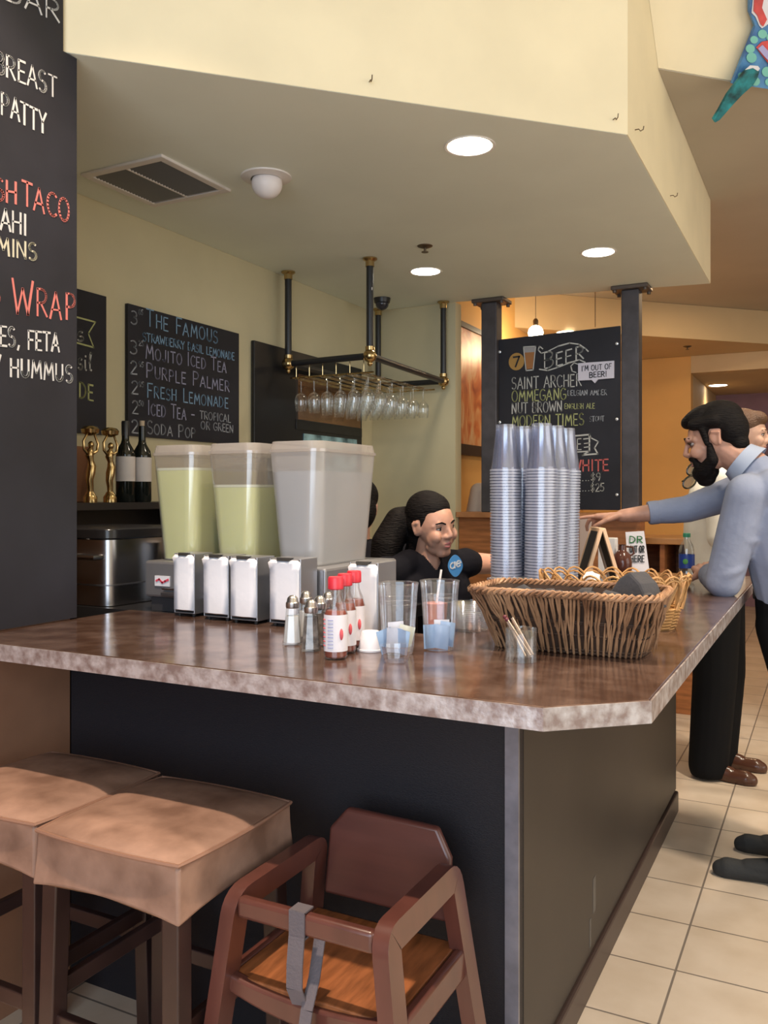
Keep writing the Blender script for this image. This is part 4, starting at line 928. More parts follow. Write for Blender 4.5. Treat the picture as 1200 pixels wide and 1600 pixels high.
oak = M('cherry_wood', (.098, .034, .026), .28, noise=.12, nscale=5, stretch=(4, 4, 1), coat=.3)
oakseat = M('worn_cherry_seat', (.27, .095, .035), .35, noise=.35, nscale=9, stretch=(6, 1, 6), coat=.2)
hc = thing('high_chair', 'reddish brown wooden restaurant high chair with grey strap in front of the bar', 'high chair', (-.86, 1.5, 0))
FL, FR, BL, BR = Vector((-1.019, 1.352, .64)), Vector((-.699, 1.352, .64)), Vector((-1.019, 1.635, .64)), Vector((-.699, 1.635, .64))
def rounded_bar(a, b, w, h, up, r=.008):
    return MB().bar(a, b, w, h, up)
def side_frame(sgn, f, b_):
    """arm and two legs bent from one board, seen from the side; splayed outwards towards the floor"""
    def co(y, z, dx): return Vector((f.x+sgn*.085*(.64-z)/.64+dx, y, z))
    c = [(f.y-.055, .0), (f.y-.012, .625), (b_.y+.014, .625), (b_.y+.070, .0)]
    path = []
    for i, (y, z) in enumerate(c):
        if i in (0, 3): path.append(Vector((y, z))); continue
        p = Vector((y, z)); a = (Vector(c[i-1])-p).normalized()*.035; d = (Vector(c[i+1])-p).normalized()*.035
        path += [(p+a)*(1-t)**2+p*2*t*(1-t)+(p+d)*t*t for t in (0, .2, .4, .6, .8, 1)]
    q = MB(); rows = []
    for i, p in enumerate(path):
        d = (path[min(i+1, len(path)-1)]-path[max(i-1, 0)]).normalized(); n = Vector((-d.y, d.x)); w_ = .028
        o_, n_ = p+n*w_*.55, p-n*w_*1.25
        rows.append([q.bm.verts.new(co(o_.x, o_.y, -.016)), q.bm.verts.new(co(o_.x, o_.y, .016)), q.bm.verts.new(co(n_.x, n_.y, .016)), q.bm.verts.new(co(n_.x, n_.y, -.016))])
    for A_, B2 in zip(rows, rows[1:]):
        for k in range(4): q.bm.faces.new((A_[k], A_[(k+1) % 4], B2[(k+1) % 4], B2[k]))
    q.bm.faces.new(rows[0]); q.bm.faces.new(rows[-1][::-1])
    return q
for s_, (f, b_) in ((-1, (FL, BL)), (1, (FR, BR))):
    o = Vector((s_*.085, -.055, -.64)); o2 = Vector((s_*.085, .065, -.64))
    obj('side_frame', side_frame(s_, f, b_), oak, hc, True, bevel=.009, seg=4)
    for za, wd, ht in ((.44, .024, .062), (.17, .022, .04)):
        k1 = (.64-za)/.64
        obj('side_rail', MB().bar(f+o*k1, b_+o2*k1, wd, ht, (0, 0, 1)), oak, hc, True, bevel=.008, seg=3)
obj('front_bar', MB().bar(FL+Vector((.012, -.012, -.030)), FR+Vector((-.012, -.012, -.030)), .024, .040, (0, 0, 1)), oak, hc, True, bevel=.008, seg=3)
k = .20/.64; fo = lambda p, s_, q: p+Vector((s_*.085*k, q*k, -.20))
a, b = fo(FL, -1, -.055), fo(FR, 1, -.055)
q = MB(); ts = [i/12 for i in range(13)]
up_ = [a.lerp(b, t)+Vector((0, 0, .018+.018*(2*t-1)**2)) for t in ts]; dn_ = [a.lerp(b, t)+Vector((0, 0, -.026+.030*(2*t-1)**2)) for t in ts][::-1]
q.slab(up_+dn_, (0, .024, 0)); obj('front_rail', q, oak, hc, True, bevel=.006, seg=3)
q = MB(); c1_, c2_ = fo(BL, -1, .065), fo(BR, 1, .065); z = .452
q.slab([(a.x+.012, a.y+.012, z), (b.x-.012, b.y+.012, z), (c2_.x-.012, c2_.y, z), (c1_.x+.012, c1_.y, z)], (0, 0, .016)); obj('seat', q, oakseat, hc, bevel=.003)
o = obj('back_rail', MB().bar(fo(BL, -1, .065)+Vector((0, 0, 0)), fo(BR, 1, .065), .022, .05, (0, 0, 1)), oak, hc, True, bevel=.008, seg=3)
yb = 1.664
q = MB(); q.slab([(-1.010, yb-.012, .505), (-.708, yb-.012, .505), (-.708, yb+.005, .632), (-.742, yb+.012, .690), (-.965, yb+.014, .695), (-1.005, yb+.005, .648)], (0, .020, 0))
obj('backrest', q, M('cherry_back', (.105, .035, .027), .34, noise=.12, nscale=6, stretch=(.6, 6, 6), coat=.2), hc, True, bevel=.007, seg=3)
for za in (.17,):
    k = (.64-za)/.64
    obj('low_rail', MB().bar(BL+Vector((-.085, .065, -.64))*k, BR+Vector((.085, .065, -.64))*k, .024, .04, (0, 0, 1)), oak, hc, True, bevel=.008)
web = M('grey_webbing', (.115, .10, .115), .85, bump=.2, bscale=200)
q = MB()
xs = -.868
q.bar((xs, 1.3265, .635), (xs, 1.3265, .583), .034, .003, (0, 1, 0)); q.bar((xs, 1.3265, .634), (xs, 1.357, .634), .034, .003, (0, 0, 1))
q.bar((xs, 1.3265, .586), (xs, 1.354, .586), .034, .003, (0, 0, 1))
obj('strap_loop', q, web, hc)
q = MB(); pts = [(xs, 1.326, .588), (xs+.002, 1.316, .54), (xs+.004, 1.312, .50), (xs+.008, 1.325, .466)]
for p0_, p1_ in zip(pts, pts[1:]): q.bar(p0_, p1_, .034, .003, (0, 1, 0))
pts = [(xs+.020, 1.375, .57), (xs+.026, 1.345, .51), (xs+.030, 1.313, .468), (xs+.030, 1.305, .44), (xs+.030, 1.308, .36), (xs+.028, 1.31, .30)]
for p0_, p1_ in zip(pts, pts[1:]): q.bar(p0_, p1_, .024, .003, (0, 1, 0))
obj('strap', q, web, hc)
q = MB(); q.box(xs+.017, xs+.043, 1.300, 1.310, .405, .418); obj('buckle', q, M('buckle_grey', (.18, .16, .18), .4), hc, bevel=.002)

# ------------------------------------------------------------------ wall art, pendant and things in the far room
pt = thing('orange_painting', 'orange and cream swirling painting in a dark frame behind the left steel post', 'painting', (-2.41, 6.3, 2.1))
def paint_mat():
    m = bpy.data.materials.new('swirl_paint'); m.use_nodes = True; nt = m.node_tree; b = nt.nodes['Principled BSDF']
    tc = nt.nodes.new('ShaderNodeTexCoord'); mp = nt.nodes.new('ShaderNodeMapping'); mp.inputs['Scale'].default_value = (1, 1.3, .8)
    no = nt.nodes.new('ShaderNodeTexNoise'); no.inputs['Scale'].default_value = 3.2; no.inputs['Detail'].default_value = 2; no.inputs['Distortion'].default_value = 2.2
    rp = nt.nodes.new('ShaderNodeValToRGB'); rp.color_ramp.elements[0].position = .25; rp.color_ramp.elements[0].color = (.30, .06, .03, 1)
    rp.color_ramp.elements[1].position = .75; rp.color_ramp.elements[1].color = (.72, .50, .30, 1)
    e = rp.color_ramp.elements.new(.45); e.color = (.62, .20, .07, 1); e = rp.color_ramp.elements.new(.58); e.color = (.70, .38, .18, 1)
    nt.links.new(tc.outputs['Object'], mp.inputs[0]); nt.links.new(mp.outputs[0], no.inputs[0]); nt.links.new(no.outputs['Fac'], rp.inputs[0]); nt.links.new(rp.outputs[0], b.inputs['Base Color']); b.inputs['Roughness'].default_value = .4
    return m
obj('canvas', MB().box(-2.418, -2.40, 5.70, 7.1, 1.78, 2.64), paint_mat(), pt)
f = MB().box(-2.418, -2.385, 5.62, 7.18, 1.70, 1.779).box(-2.418, -2.385, 5.62, 7.18, 2.641, 2.68).box(-2.418, -2.385, 5.62, 5.699, 1.779, 2.641).box(-2.418, -2.385, 7.101, 7.18, 1.779, 2.641)
obj('frame', f, M('frame_dark', (.03, .022, .02), .4), pt)
p = atD(837, 520, 7.0)
t = thing('pendant_lamp', 'glowing round pendant lamp hanging above the chalk beer board', 'lamp', (p.x, p.y, p.z))
obj('globe', MB().ball(p, .062, 3), M('bulb_glow', (1.0, .86, .60), .5, emit=14), t, True)
obj('cord', MB().tube([p+Vector((0, 0, .07)), (p.x, p.y, ZC-.005)], .004, 6), M('cord_pale', (.5, .42, .3), .5), t)
obj('socket', MB().lathe([(.02, .055), (.022, .10), (.012, .115)], p, 14), brass_d, t, True)
lamp('pendant_glow', 'POINT', (p.x, p.y, p.z-.12), 12, WARM, shadow_soft_size=.07)
p2 = atD(930, 500, 7.3); t = thing('hanging_cord', 'thin dark cord hanging from the far ceiling, right of the glowing pendant lamp', 'cord', p2)
obj('cord', MB().tube([(p2.x, p2.y, p2.z-.06), (p2.x, p2.y, ZC-.004)], .004, 6), brass_d, t)
lamp('far_room_glow', 'AREA', (-1.6, 8.2, 2.84), 55, WARM, (0, 0, 0), shape='RECTANGLE', size=.6, size_y=.6) if False else None
lamp('far_room_light', 'AREA', (-.6, 7.4, 3.15), 17, WARM, (0, 0, 0), shape='DISK', size=.5)
# host stand beyond the bar
hs = thing('host_stand', 'orange wood cabinet with a dark open shelf beyond the far end of the bar', 'cabinet', (-1.0, 6.0, 0))
X0, X1, Y0, Y1 = -1.30, -.74, 5.75, 6.25
obj('top', MB().box(X0-.03, X1+.03, Y0-.04, Y1, 1.085, 1.125), M('oak_top', (.46, .23, .09), .35, noise=.2, nscale=6), hs, bevel=.006)
obj('case', MB().box(X0, X1, Y0, Y1, 0, .80).box(X0, X0+.03, Y0, Y1, .80, 1.084).box(X1-.03, X1, Y0, Y1, .80, 1.084).box(X0+.03, X1-.03, Y1-.03, Y1, .80, 1.084).box(X0+.33, X0+.36, Y0, Y1-.03, .80, 1.084), woodo, hs)
tb = thing('card_terminal', 'black tablet lying in the dark open shelf of the orange cabinet', 'tablet', (X0+.18, Y0+.1, .801)); obj('body', MB().box(X0+.06, X0+.30, Y0+.02, Y0+.2, .801, .83), M('black_plastic', (.02, .02, .022), .35), tb, bevel=.006)
c = onY(1155, 712, 11.5); sf = thing('wall_shelf', 'dark shelf on the plum wall behind the bearded man', 'shelf', c)
obj('board', MB().box(c.x-.6, c.x+1.2, 11.42, 11.70, c.z-.04, c.z), M('shelf_dark', (.02, .018, .018), .4), sf)
t = thing('paper_cup', 'white paper cup standing on the dark shelf against the plum wall', 'cup', c); obj('cup', MB().lathe([(.055, 0), (.075, .19), (.08, .2)], c+Vector((0, 0, .001)), 20), M('paper_white', (.82, .80, .80), .7), t, True)
# painted fish cut-out hanging on the sloping fascia
fa, fb = Vector((P[0], P[1], ZC)), Vector((Q[0], Q[1], ZC))
fu = (fb-fa).normalized(); fv = Vector((0, -1.16, 1)).normalized(); fn = fu.cross(fv); fn = fn if fn.y < 0 else -fn
def onF(px, py, off=0.0):
    a = Vector((0, 0, HC)); d = atD(px, py, 1.0)-a; p0 = fa+fn*off
    return a+d*((p0-a).dot(fn)/d.dot(fn))
fs = thing('fish_cutout', 'painted blue and teal fish cut-out with red tail on the upper right fascia', 'artwork', onF(1180, 100))
def fpoly(pts, off, th, mat, name, smooth=False):
    return obj(name, MB().slab([onF(x, y, off) for x, y in pts], fn*th), mat, fs)
fblue = M('fish_blue', (.045, .10, .42), .45, noise=.45, nscale=7, col2=(.10, .30, .55)); fred = M('fish_red', (.60, .075, .07), .5, noise=.2, nscale=18); fteal = M('fish_teal', (.006, .08, .09), .45, noise=.6, nscale=16, col2=(.02, .30, .33)); fdot = M('fish_dot', (.20, .55, .46), .5); fwh = M('fish_white', (.75, .75, .78), .5); flil = M('fish_lilac', (.42, .40, .68), .5)
fpoly([(1177, 40), (1168, 18), (1169, -40), (1330, -120), (1400, 20), (1300, 130), (1215, 140), (1141, 129)], .03, .02, fblue, 'body')
fpoly([(1176, 0), (1174, 20), (1180, 26), (1186, 40), (1190, 44), (1196, 40), (1204, 34), (1230, -30), (1176, -40)], .052, .004, fwh, 'tail_edge')
fpoly([(1178, 0), (1177, 17), (1183, 24), (1188, 38), (1192, 41), (1198, 30), (1190, 12), (1194, -8), (1200, -30), (1178, -38)], .0565, .004, fred, 'tail')
for cx, cy, r in ((1191, 53, 7), (1178, 62, 6), (1172, 76, 7), (1174, 90, 8), (1198, 112, 8), (1180, 127, 7), (1201, 128, 6), (1204, 58, 7), (1158, 118, 5)):
    fpoly([(cx+r*math.cos(2*PI*i/14), cy+r*math.sin(2*PI*i/14)) for i in range(14)], .052, .003, fdot, 'spot')
fpoly([(1181, 74), (1190, 65), (1206, 62), (1225, 78), (1225, 120), (1206, 106), (1193, 90)], .056, .004, fred, 'gill_edge')
fpoly([(1184, 76), (1191, 70), (1204, 84), (1222, 100), (1222, 114), (1206, 101), (1194, 88)], .061, .004, flil, 'gill')
fpoly([(1166, 106), (1176, 104), (1184, 110), (1181, 120), (1174, 132), (1158, 146), (1142, 163), (1122, 186), (1115, 190), (1112, 185), (1121, 170), (1134, 146), (1149, 126), (1160, 112)], .075, .016, fteal, 'fin')
fpoly([(1164, 109), (1172, 102), (1184, 103), (1187, 107), (1184, 111), (1176, 106)], .0925, .003, fwh, 'fin_edge')
# ------------------------------------------------------------------ people
def blob(elems, voxel=.006, smooth=4, xf=None, squash=None):
    """one continuous mesh grown from overlapping tapered limbs and ellipsoids"""
    bm = bmesh.new()
    def sphere(c, r, n=2):
        g = bmesh.ops.create_icosphere(bm, subdivisions=n, radius=1.0)['verts']
        for v in g: v.co = Vector((v.co.x*r[0], v.co.y*r[1], v.co.z*r[2]))
        return g
    for e in elems:
        if e[0] == 'e':
            rot = Euler(e[3]).to_matrix() if len(e) > 3 else Matrix.Identity(3)
            for v in sphere(None, e[2], 3): v.co = rot @ v.co + Vector(e[1])
        else:
            p, r1, q, r2 = Vector(e[1]), e[2], Vector(e[3]), e[4]
            ax = q-p; L = ax.length
            if L <= abs(r1-r2)+1e-6:
                c, r = (p, r1) if r1 >= r2 else (q, r2)
                for v in sphere(None, (r, r, r), 2): v.co += c
                continue
            ax = ax/L; ref = Vector((0, 0, 1)) if abs(ax.z) < .9 else Vector((1, 0, 0)); x = ax.cross(ref).normalized(); y = ax.cross(x)
            th = math.acos((r1-r2)/L)                     # angle from the axis (towards q) of the touching ring
            prof = [(p, r1, PI-(PI-th)*i/6) for i in range(1, 7)]+[(q, r2, th*(1-i/6)) for i in range(0, 6)]
            n = 16; rings = []
            for c, r, t in prof: rings.append([bm.verts.new(c+ax*r*math.cos(t)+(x*math.cos(2*PI*k/n)+y*math.sin(2*PI*k/n))*r*math.sin(t)) for k in range(n)])
            for A_, B2 in zip(rings, rings[1:]):
                for k in range(n): bm.faces.new((A_[k], A_[(k+1) % n], B2[(k+1) % n], B2[k]))
            e0, e1_ = bm.verts.new(p-ax*r1), bm.verts.new(q+ax*r2)
            for k in range(n): bm.faces.new((e0, rings[0][(k+1) % n], rings[0][k])); bm.faces.new((e1_, rings[-1][k], rings[-1][(k+1) % n]))
    bmesh.ops.recalc_face_normals(bm, faces=bm.faces)
    me = bpy.data.meshes.new('tmp'); bm.to_mesh(me); bm.free()
    o = bpy.data.objects.new('tmp', me); COL.objects.link(o)
    r = o.modifiers.new('r', 'REMESH'); r.mode = 'VOXEL'; r.voxel_size = voxel; r.use_smooth_shade = True
    if smooth:
        s = o.modifiers.new('s', 'SMOOTH'); s.factor = .5; s.iterations = smooth
    bpy.context.view_layer.update(); dg = bpy.context.evaluated_depsgraph_get()
    nm = bpy.data.meshes.new_from_object(o.evaluated_get(dg)); bpy.data.objects.remove(o); bpy.data.meshes.remove(me)
    if xf is not None: nm.transform(xf)
    return nm
def hull_caps(*a): pass
def chain(pts, rs): return [('c', pts[i], rs[i], pts[i+1], rs[i+1]) for i in range(len(pts)-1)]
def mobj(name, me, mat, parent=None, mods=None):
    me.name = name; me.materials.clear(); me.materials.append(mat)
    for p in me.polygons: p.use_smooth = True
    o = bpy.data.objects.new(name, me); COL.objects.link(o)
    if parent is not None: o.parent = parent
    return o
def T(els, m):
    """move elements by a matrix (ellipsoid rotations included)"""
    out = []
    for e in els:
        if e[0] == 'e':
            rot = (m.to_3x3().normalized() @ (Euler(e[3]).to_matrix() if len(e) > 3 else Matrix.Identity(3))).to_euler()
            out.append(('e', m @ Vector(e[1]), e[2], rot))
        else: out.append(('c', m @ Vector(e[1]), e[2], m @ Vector(e[3]), e[4]))
    return out
def head_els(fem=False):
    """head with face towards +x, origin between the ears"""
    k = .94 if fem else 1.0
    E = [('e', (-.018, 0, .040), (.095*k, .074*k, .080)), ('e', (.012, 0, .012), (.076, .068*k, .088)), ('e', (.034, 0, -.035), (.052, .055*k, .072)),
         ('c', (.060, -.012, -.094), .020*k, (.060, .012, -.094), .020*k), ('e', (.030, 0, -.075), (.048, .050*k, .034)),
         ('c', (.076, -.036, .022), .0115, (.083, -.010, .021), .011), ('c', (.076, .036, .022), .0115, (.083, .010, .021), .011),
         ('c', (.083, 0, .018), .0075, (.103, 0, -.022), .0100), ('c', (.103, 0, -.023), .0105, (.092, 0, -.032), .010),
         ('e', (.091, .012, -.028), (.010, .008, .008)), ('e', (.091, -.012, -.028), (.010, .008, .008)),
         ('c', (.060, .018, .0145), .0125, (.056, .044, .0125), .012), ('c', (.060, -.018, .0145), .0125, (.056, -.044, .0125), .012), ('c', (.064, .020, -.012), .010, (.058, .044, -.010), .011), ('c', (.064, -.020, -.012), .010, (.058, -.044, -.010), .011), ('e', (.058, .042, -.028), (.030, .018, .026)), ('e', (.058, -.042, -.028), (.030, .018, .026)),
         ('c', (.080, -.016, -.056), .0065, (.088, 0, -.052), .008), ('c', (.080, .016, -.056), .0065, (.088, 0, -.052), .008),
         ('c', (.078, -.014, -.066), .0065, (.086, 0, -.067), .0085), ('c', (.078, .014, -.066), .0065, (.086, 0, -.067), .0085)]
    if fem:
        E = [e for e in E if not (e[0] == 'c' and abs(e[1][2]+.012) < 1e-6)]
        E = [('c', e[1], e[2]-.0035, e[3], e[4]-.0035) if e[0] == 'c' and abs(e[1][2]-.022) < 1e-6 else e for e in E]
        E = [(e[0], e[1], e[2]*.85, e[3], e[4]*.85) if e[0] == 'c' and e[1][1] == 0 and e[1][0] > .08 else e for e in E]
        E += [('e', (.046, .032, -.040), (.030, .027, .036)), ('e', (.046, -.032, -.040), (.030, .027, .036)), ('e', (.040, 0, -.058), (.040, .046, .040))]
    for s in (-1, 1):
        y = s*.071*k
        E += [('e', (-.008, y, -.006), (.019, .008, .030), (0, .25, 0)), ('c', (-.004, y+s*.006, .020), .006, (-.026, y+s*.010, .012), .006), ('c', (-.026, y+s*.010, .012), .006, (-.016, y+s*.007, -.026), .005)]
    return E
def face_bits(root, m, fem=False, brow=None, deep=.0):
    ew = M('eye_white', (.42, .38, .36), .4); ei = M('eye_dark', (.02, .012, .01), .1); lip = M('lips_f', (.42, .13, .12), .45) if fem else M('lips_m', (.40, .18, .15), .5)
    for s in (-1, 1):
        q = MB().ball((0, 0, 0), .0125, 3, (.62, 1.12, .50)); bmesh.ops.transform(q.bm, matrix=m @ Matrix.Translation((.0735-deep, s*.031, .003)) @ Euler((0, 0, s*.35)).to_matrix().to_4x4(), verts=q.bm.verts)
        e = obj('eye', q, ew, root, True, local=True)
        q = MB().ball((0, 0, 0), .0058, 2, (.5, 1, 1)); bmesh.ops.transform(q.bm, matrix=m @ Matrix.Translation((.0800-deep, s*.030, .0025)), verts=q.bm.verts)
        obj('iris', q, ei, e, True, local=True)
        q = MB().tube([m @ Vector((.0775, s*.0165, .0035)), m @ Vector((.0825, s*.030, .0095)), m @ Vector((.072, s*.0455, .0045))], [.0012, .0024, .0016], 6); obj('eyelash', q, ei, root, True, local=True)
        q = MB().tube([m @ Vector((.089, s*.013, .021)), m @ Vector((.088, s*.030, .029)), m @ Vector((.072, s*.048, .023))], [.0028, .0034, .0018], 6); obj('eyebrow', q, brow, root, True, local=True)
    me = blob(T([('c', (.084, -.014, -.056), .004, (.092, 0, -.0525), .0055), ('c', (.084, .014, -.056), .004, (.092, 0, -.0525), .0055), ('c', (.083, -.013, -.065), .004, (.091, 0, -.066), .006), ('c', (.083, .013, -.065), .004, (.091, 0, -.066), .006)], m), .0018, 3)
    mobj('lips', me, lip, root)
def hand_els(wr, d, n, side, curls, thumb=(.5, .5), L=.185, spread=.06):
    """palm, five bent fingers and thumb; d along the hand, n out of the back of the hand, side towards the thumb"""
    wr, d, n, side = Vector(wr), Vector(d).normalized(), Vector(n).normalized(), Vector(side).normalized()
    E = []; W = .078; pl = L*.50
    for i, f in enumerate((.42, .15, -.15, -.40)):
        E.append(('c', wr+side*W*f*.55+d*.01, .0155, wr+d*pl*(1-.06*abs(i-1))+side*W*f, .0125))
    ln = (.072, .080, .074, .058)
    for i, f in enumerate((.42, .15, -.15, -.40)):
        a = wr+d*pl*(1-.06*abs(i-1))+side*W*f; dd = (d+side*spread*(1.5-i)).normalized(); c = curls[i]; ang = 0; r = .0092 if i < 3 else .008
        for j, fr in enumerate((.45, .30, .25)):
            ang += c[j]; v = dd*math.cos(ang)-n*math.sin(ang); b = a+v*ln[i]*fr*1.02
            E.append(('c', a, r-.0008*j, b, r-.0008*(j+1))); a = b
    a = wr+d*.022+side*W*.36-n*.006; b = a+(d*.55+side*.75-n*.35).normalized()*.036
    E.append(('c', a, .0145, b, .0115)); c_ = b+(d*(.75+thumb[0]*.2)+side*.25-n*thumb[1]).normalized()*.032; E.append(('c', b, .0110, c_, .0095))
    e_ = c_+(d*.9-n*thumb[1]).normalized()*.026; E.append(('c', c_, .0095, e_, .0078))
    return E
def shoe_els(toe, heel):
    t, h = Vector(toe), Vector(heel); d = (t-h).normalized(); sd = Vector((-d.y, d.x, 0)); u = Vector((0, 0, 1))
    return [('e', h+d*.035+u*.042, (.040, .036, .042)), ('c', h+d*.03+u*.030, .030, h+d*.15+u*.030, .036), ('c', h+d*.15+u*.028, .036, t-d*.055+u*.026, .040), ('c', t-d*.055+u*.024, .040, t-d*.033+u*.022, .032), ('c', h+d*.04+u*.05, .036, h+d*.05+u*.11, .040), ('c', h+d*.06+u*.06, .034, h+d*.16+u*.042, .032)]
def flatten_floor(me, z=0.002):
    for v in me.vertices:
        if v.co.z < z: v.co.z = z

# --- bearded man leaning on the bar, pointing
skinm = M('skin_tan', (.50, .265, .185), .5, noise=.10, nscale=30, sss=.12); hairm = M('black_hair', (.0075, .006, .006), .62, bump=.7, bscale=45, stretch=(1, 1, 5), spec=.12)
shirtm = M('blue_grey_shirt', (.255, .29, .40), .8, noise=.07, nscale=9, bump=.7, bscale=11); trous = M('black_trousers', (.007, .007, .008), .85, spec=.12, bump=.15, bscale=20)
hd = Vector((-.385, 3.45, 1.612)); Rm = Euler((0, math.radians(17), math.radians(183))).to_matrix().to_4x4(); hm = Matrix.Translation(hd) @ Rm @ Matrix.Scale(1.10, 4)
neck0, neck1 = Vector((-.255, 3.45, 1.500)), hm @ Vector((-.02, 0, -.04))
hipc = Vector((-.125, 3.50, .98)); chest = Vector((-.180, 3.455, 1.32))
shL, shR = Vector((-.255, 3.275, 1.405)), Vector((-.275, 3.630, 1.430))     # near (left) and far (right) shoulder
elL, wrL = Vector((-.335, 3.30, 1.092)), Vector((-.425, 3.535, 1.098)); elR, wrR = Vector((-.50, 3.585, 1.345)), Vector((-.735, 3.50, 1.318))
knL, anL = Vector((-.045, 3.39, .52)), Vector((-.120, 3.39, .10)); knR, anR = Vector((-.05, 3.62, .52)), Vector((-.075, 3.66, .10))
toL, heL = Vector((-.385, 3.385, 0)), Vector((-.100, 3.395, 0)); toR, heR = Vector((-.335, 3.66, 0)), Vector((-.055, 3.665, 0))
rt = (wrR-elR).normalized(); hb_ = Vector((0, 0, 1)); 
body = T(head_els(), hm)+[('c', neck0, .060, neck1, .056), ('c', hipc+Vector((0, -.06, .05)), .11, chest+Vector((0, -.06, 0)), .11), ('c', hipc+Vector((0, .06, .05)), .11, chest+Vector((0, .06, 0)), .11), ('c', shL, .055, shR, .055), ('c', chest, .12, neck0, .07)]
body += chain([shL, elL, elL.lerp(wrL, .3), wrL], [.052, .040, .042, .027])+chain([shR, elR, elR.lerp(wrR, .3), wrR], [.052, .039, .041, .0265])
body += chain([hipc+Vector((0, -.095, -.03)), knL, anL], [.088, .055, .04])+chain([hipc+Vector((0, .095, -.03)), knR, anR], [.088, .055, .04])
hdv = Vector((-1, -.20, -.06)).normalized(); hn = Vector((0, -.25, 1)).normalized()
body += hand_els(wrR, hdv, (hn-hdv*hn.dot(hdv)), Vector((-.15, -1, .1)), ((.02, .06, .04), (.35, .75, .5), (.45, .9, .6), (.5, .95, .6)), (.3, .45))
body += hand_els(wrL, Vector((-.25, .95, .25)), Vector((-.35, .2, .9)), Vector((-.8, -.2, -.3)), ((.3, .5, .4), (.35, .55, .4), (.4, .6, .4), (.45, .6, .4)), (.4, .4))
man = mobj('person', blob(body, .0045, 3), skinm)
tag(man, 'person with black beard in blue grey shirt leaning on the bar and pointing', 'person')
face_bits(man, hm, False, hairm, .0045)
H = lambda *els: T(els, hm)
mobj('hair', blob(H(('e', (-.028, 0, .058), (.098, .082, .076)), ('e', (-.060, 0, .022), (.068, .078, .080)), ('e', (.020, 0, .092), (.072, .068, .034), (0, .22, 0)), ('e', (.060, 0, .082), (.030, .050, .026), (0, .35, 0)), ('e', (-.070, 0, -.035), (.040, .060, .045)),
    ('c', (.020, .066, .040), .016, (.022, .068, -.012), .010), ('c', (.020, -.066, .040), .016, (.022, -.068, -.012), .010), ('c', (.045, .058, .062), .022, (-.02, .07, .055), .022), ('c', (.045, -.058, .062), .022, (-.02, -.07, .055), .022)), .0045, 3), hairm, man)
beard = [('e', (.058, 0, -.100), (.050, .050, .040)), ('e', (.062, 0, -.122), (.036, .036, .030))]
for s in (-1, 1):
    beard += [('c', (.016, s*.064, -.02), .011, (.022, s*.060, -.070), .021), ('c', (.022, s*.058, -.070), .022, (.060, s*.028, -.098), .030), ('c', (.080, s*.024, -.052), .010, (.092, s*.006, -.043), .008), ('c', (.078, s*.026, -.054), .011, (.070, s*.030, -.085), .020)]
mobj('beard', blob(T(beard, hm), .004, 3), hairm, man)
# shirt with collar, two sleeves, rolled cuff
sh_e = [('c', hipc+Vector((.01, -.075, .075)), .128, chest+Vector((.02, -.065, 0)), .142), ('c', hipc+Vector((.01, .075, .075)), .128, chest+Vector((.02, .065, 0)), .142), ('c', shL+Vector((.01, .03, -.005)), .075, shR+Vector((.01, -.03, -.005)), .075), ('c', chest+Vector((0, 0, .03)), .13, neck0+Vector((.012, 0, -.025)), .083), ('e', Vector((-.125, 3.45, 1.35)), (.115, .175, .15)), ('c', Vector((-.17, 3.30, 1.42)), .075, Vector((-.17, 3.60, 1.43)), .075)]
sh_e += chain([shL, elL, elL.lerp(wrL, .35), elL.lerp(wrL, .62)], [.073, .064, .057, .047])+chain([shR, elR, elR.lerp(wrR, .22), elR.lerp(wrR, .48)], [.072, .054, .052, .046])
for f, r, dy in ((.42, .0745, .006), (.86, .066, -.006)): sh_e.append(('e', shL.lerp(elL, f)+Vector((.008, dy, 0)), (r, r, r*.45), (.3, .5*(1 if dy > 0 else -1), 0)))
mobj('shirt', blob(sh_e, .007, 4), shirtm, man)
cl = M('collar_blue', (.36, .42, .55), .75)
q = MB(); R0 = []
nd = (neck1-neck0).normalized(); nx = nd.cross(Vector((0, 1, 0))).normalized(); ny = nd.cross(nx)
cpt = lambda a, r, h: neck0+nd*h+nx*math.cos(a)*r+ny*math.sin(a)*r*1.02
rows = []
for h, r in ((.004, .090), (.030, .080), (.056, .072), (.056, .069), (.01, .070)):
    rows.append([q.bm.verts.new(cpt(2*PI*i/28, r, h)) for i in range(28)])
for A_, B2 in zip(rows, rows[1:]):
    for i in range(28): q.bm.faces.new((A_[i], A_[(i+1) % 28], B2[(i+1) % 28], B2[i]))
obj('collar', q, cl, man, True, local=True)
def ringcuff(name, p, d, r, l, mat, parent):
    d = Vector(d).normalized(); return obj(name, MB().tube([p, p+d*l*.2, p+d*l*.8, p+d*l], [r*.94, r, r, r*.94], 20), mat, parent, True, local=True)
ringcuff('cuff', elR.lerp(wrR, .42), wrR-elR, .0475, .045, shirtm, man); ringcuff('cuff', elL.lerp(wrL, .56), wrL-elL, .047, .04, shirtm, man)
tr = [('c', hipc+Vector((0, -.07, .055)), .118, hipc+Vector((.01, -.075, -.05)), .122), ('c', hipc+Vector((0, .07, .055)), .118, hipc+Vector((.01, .075, -.05)), .122)]
tr += chain([hipc+Vector((.0, -.095, -.05)), knL+Vector((.01, 0, 0)), anL+Vector((.01, 0, .02)), anL+Vector((.01, 0, -.045))], [.115, .088, .074, .074])+chain([hipc+Vector((0, .095, -.05)), knR+Vector((.01, 0, 0)), anR+Vector((.01, 0, .02)), anR+Vector((.01, 0, -.045))], [.115, .088, .074, .074])
mobj('trousers', blob(tr, .008, 4), trous, man)
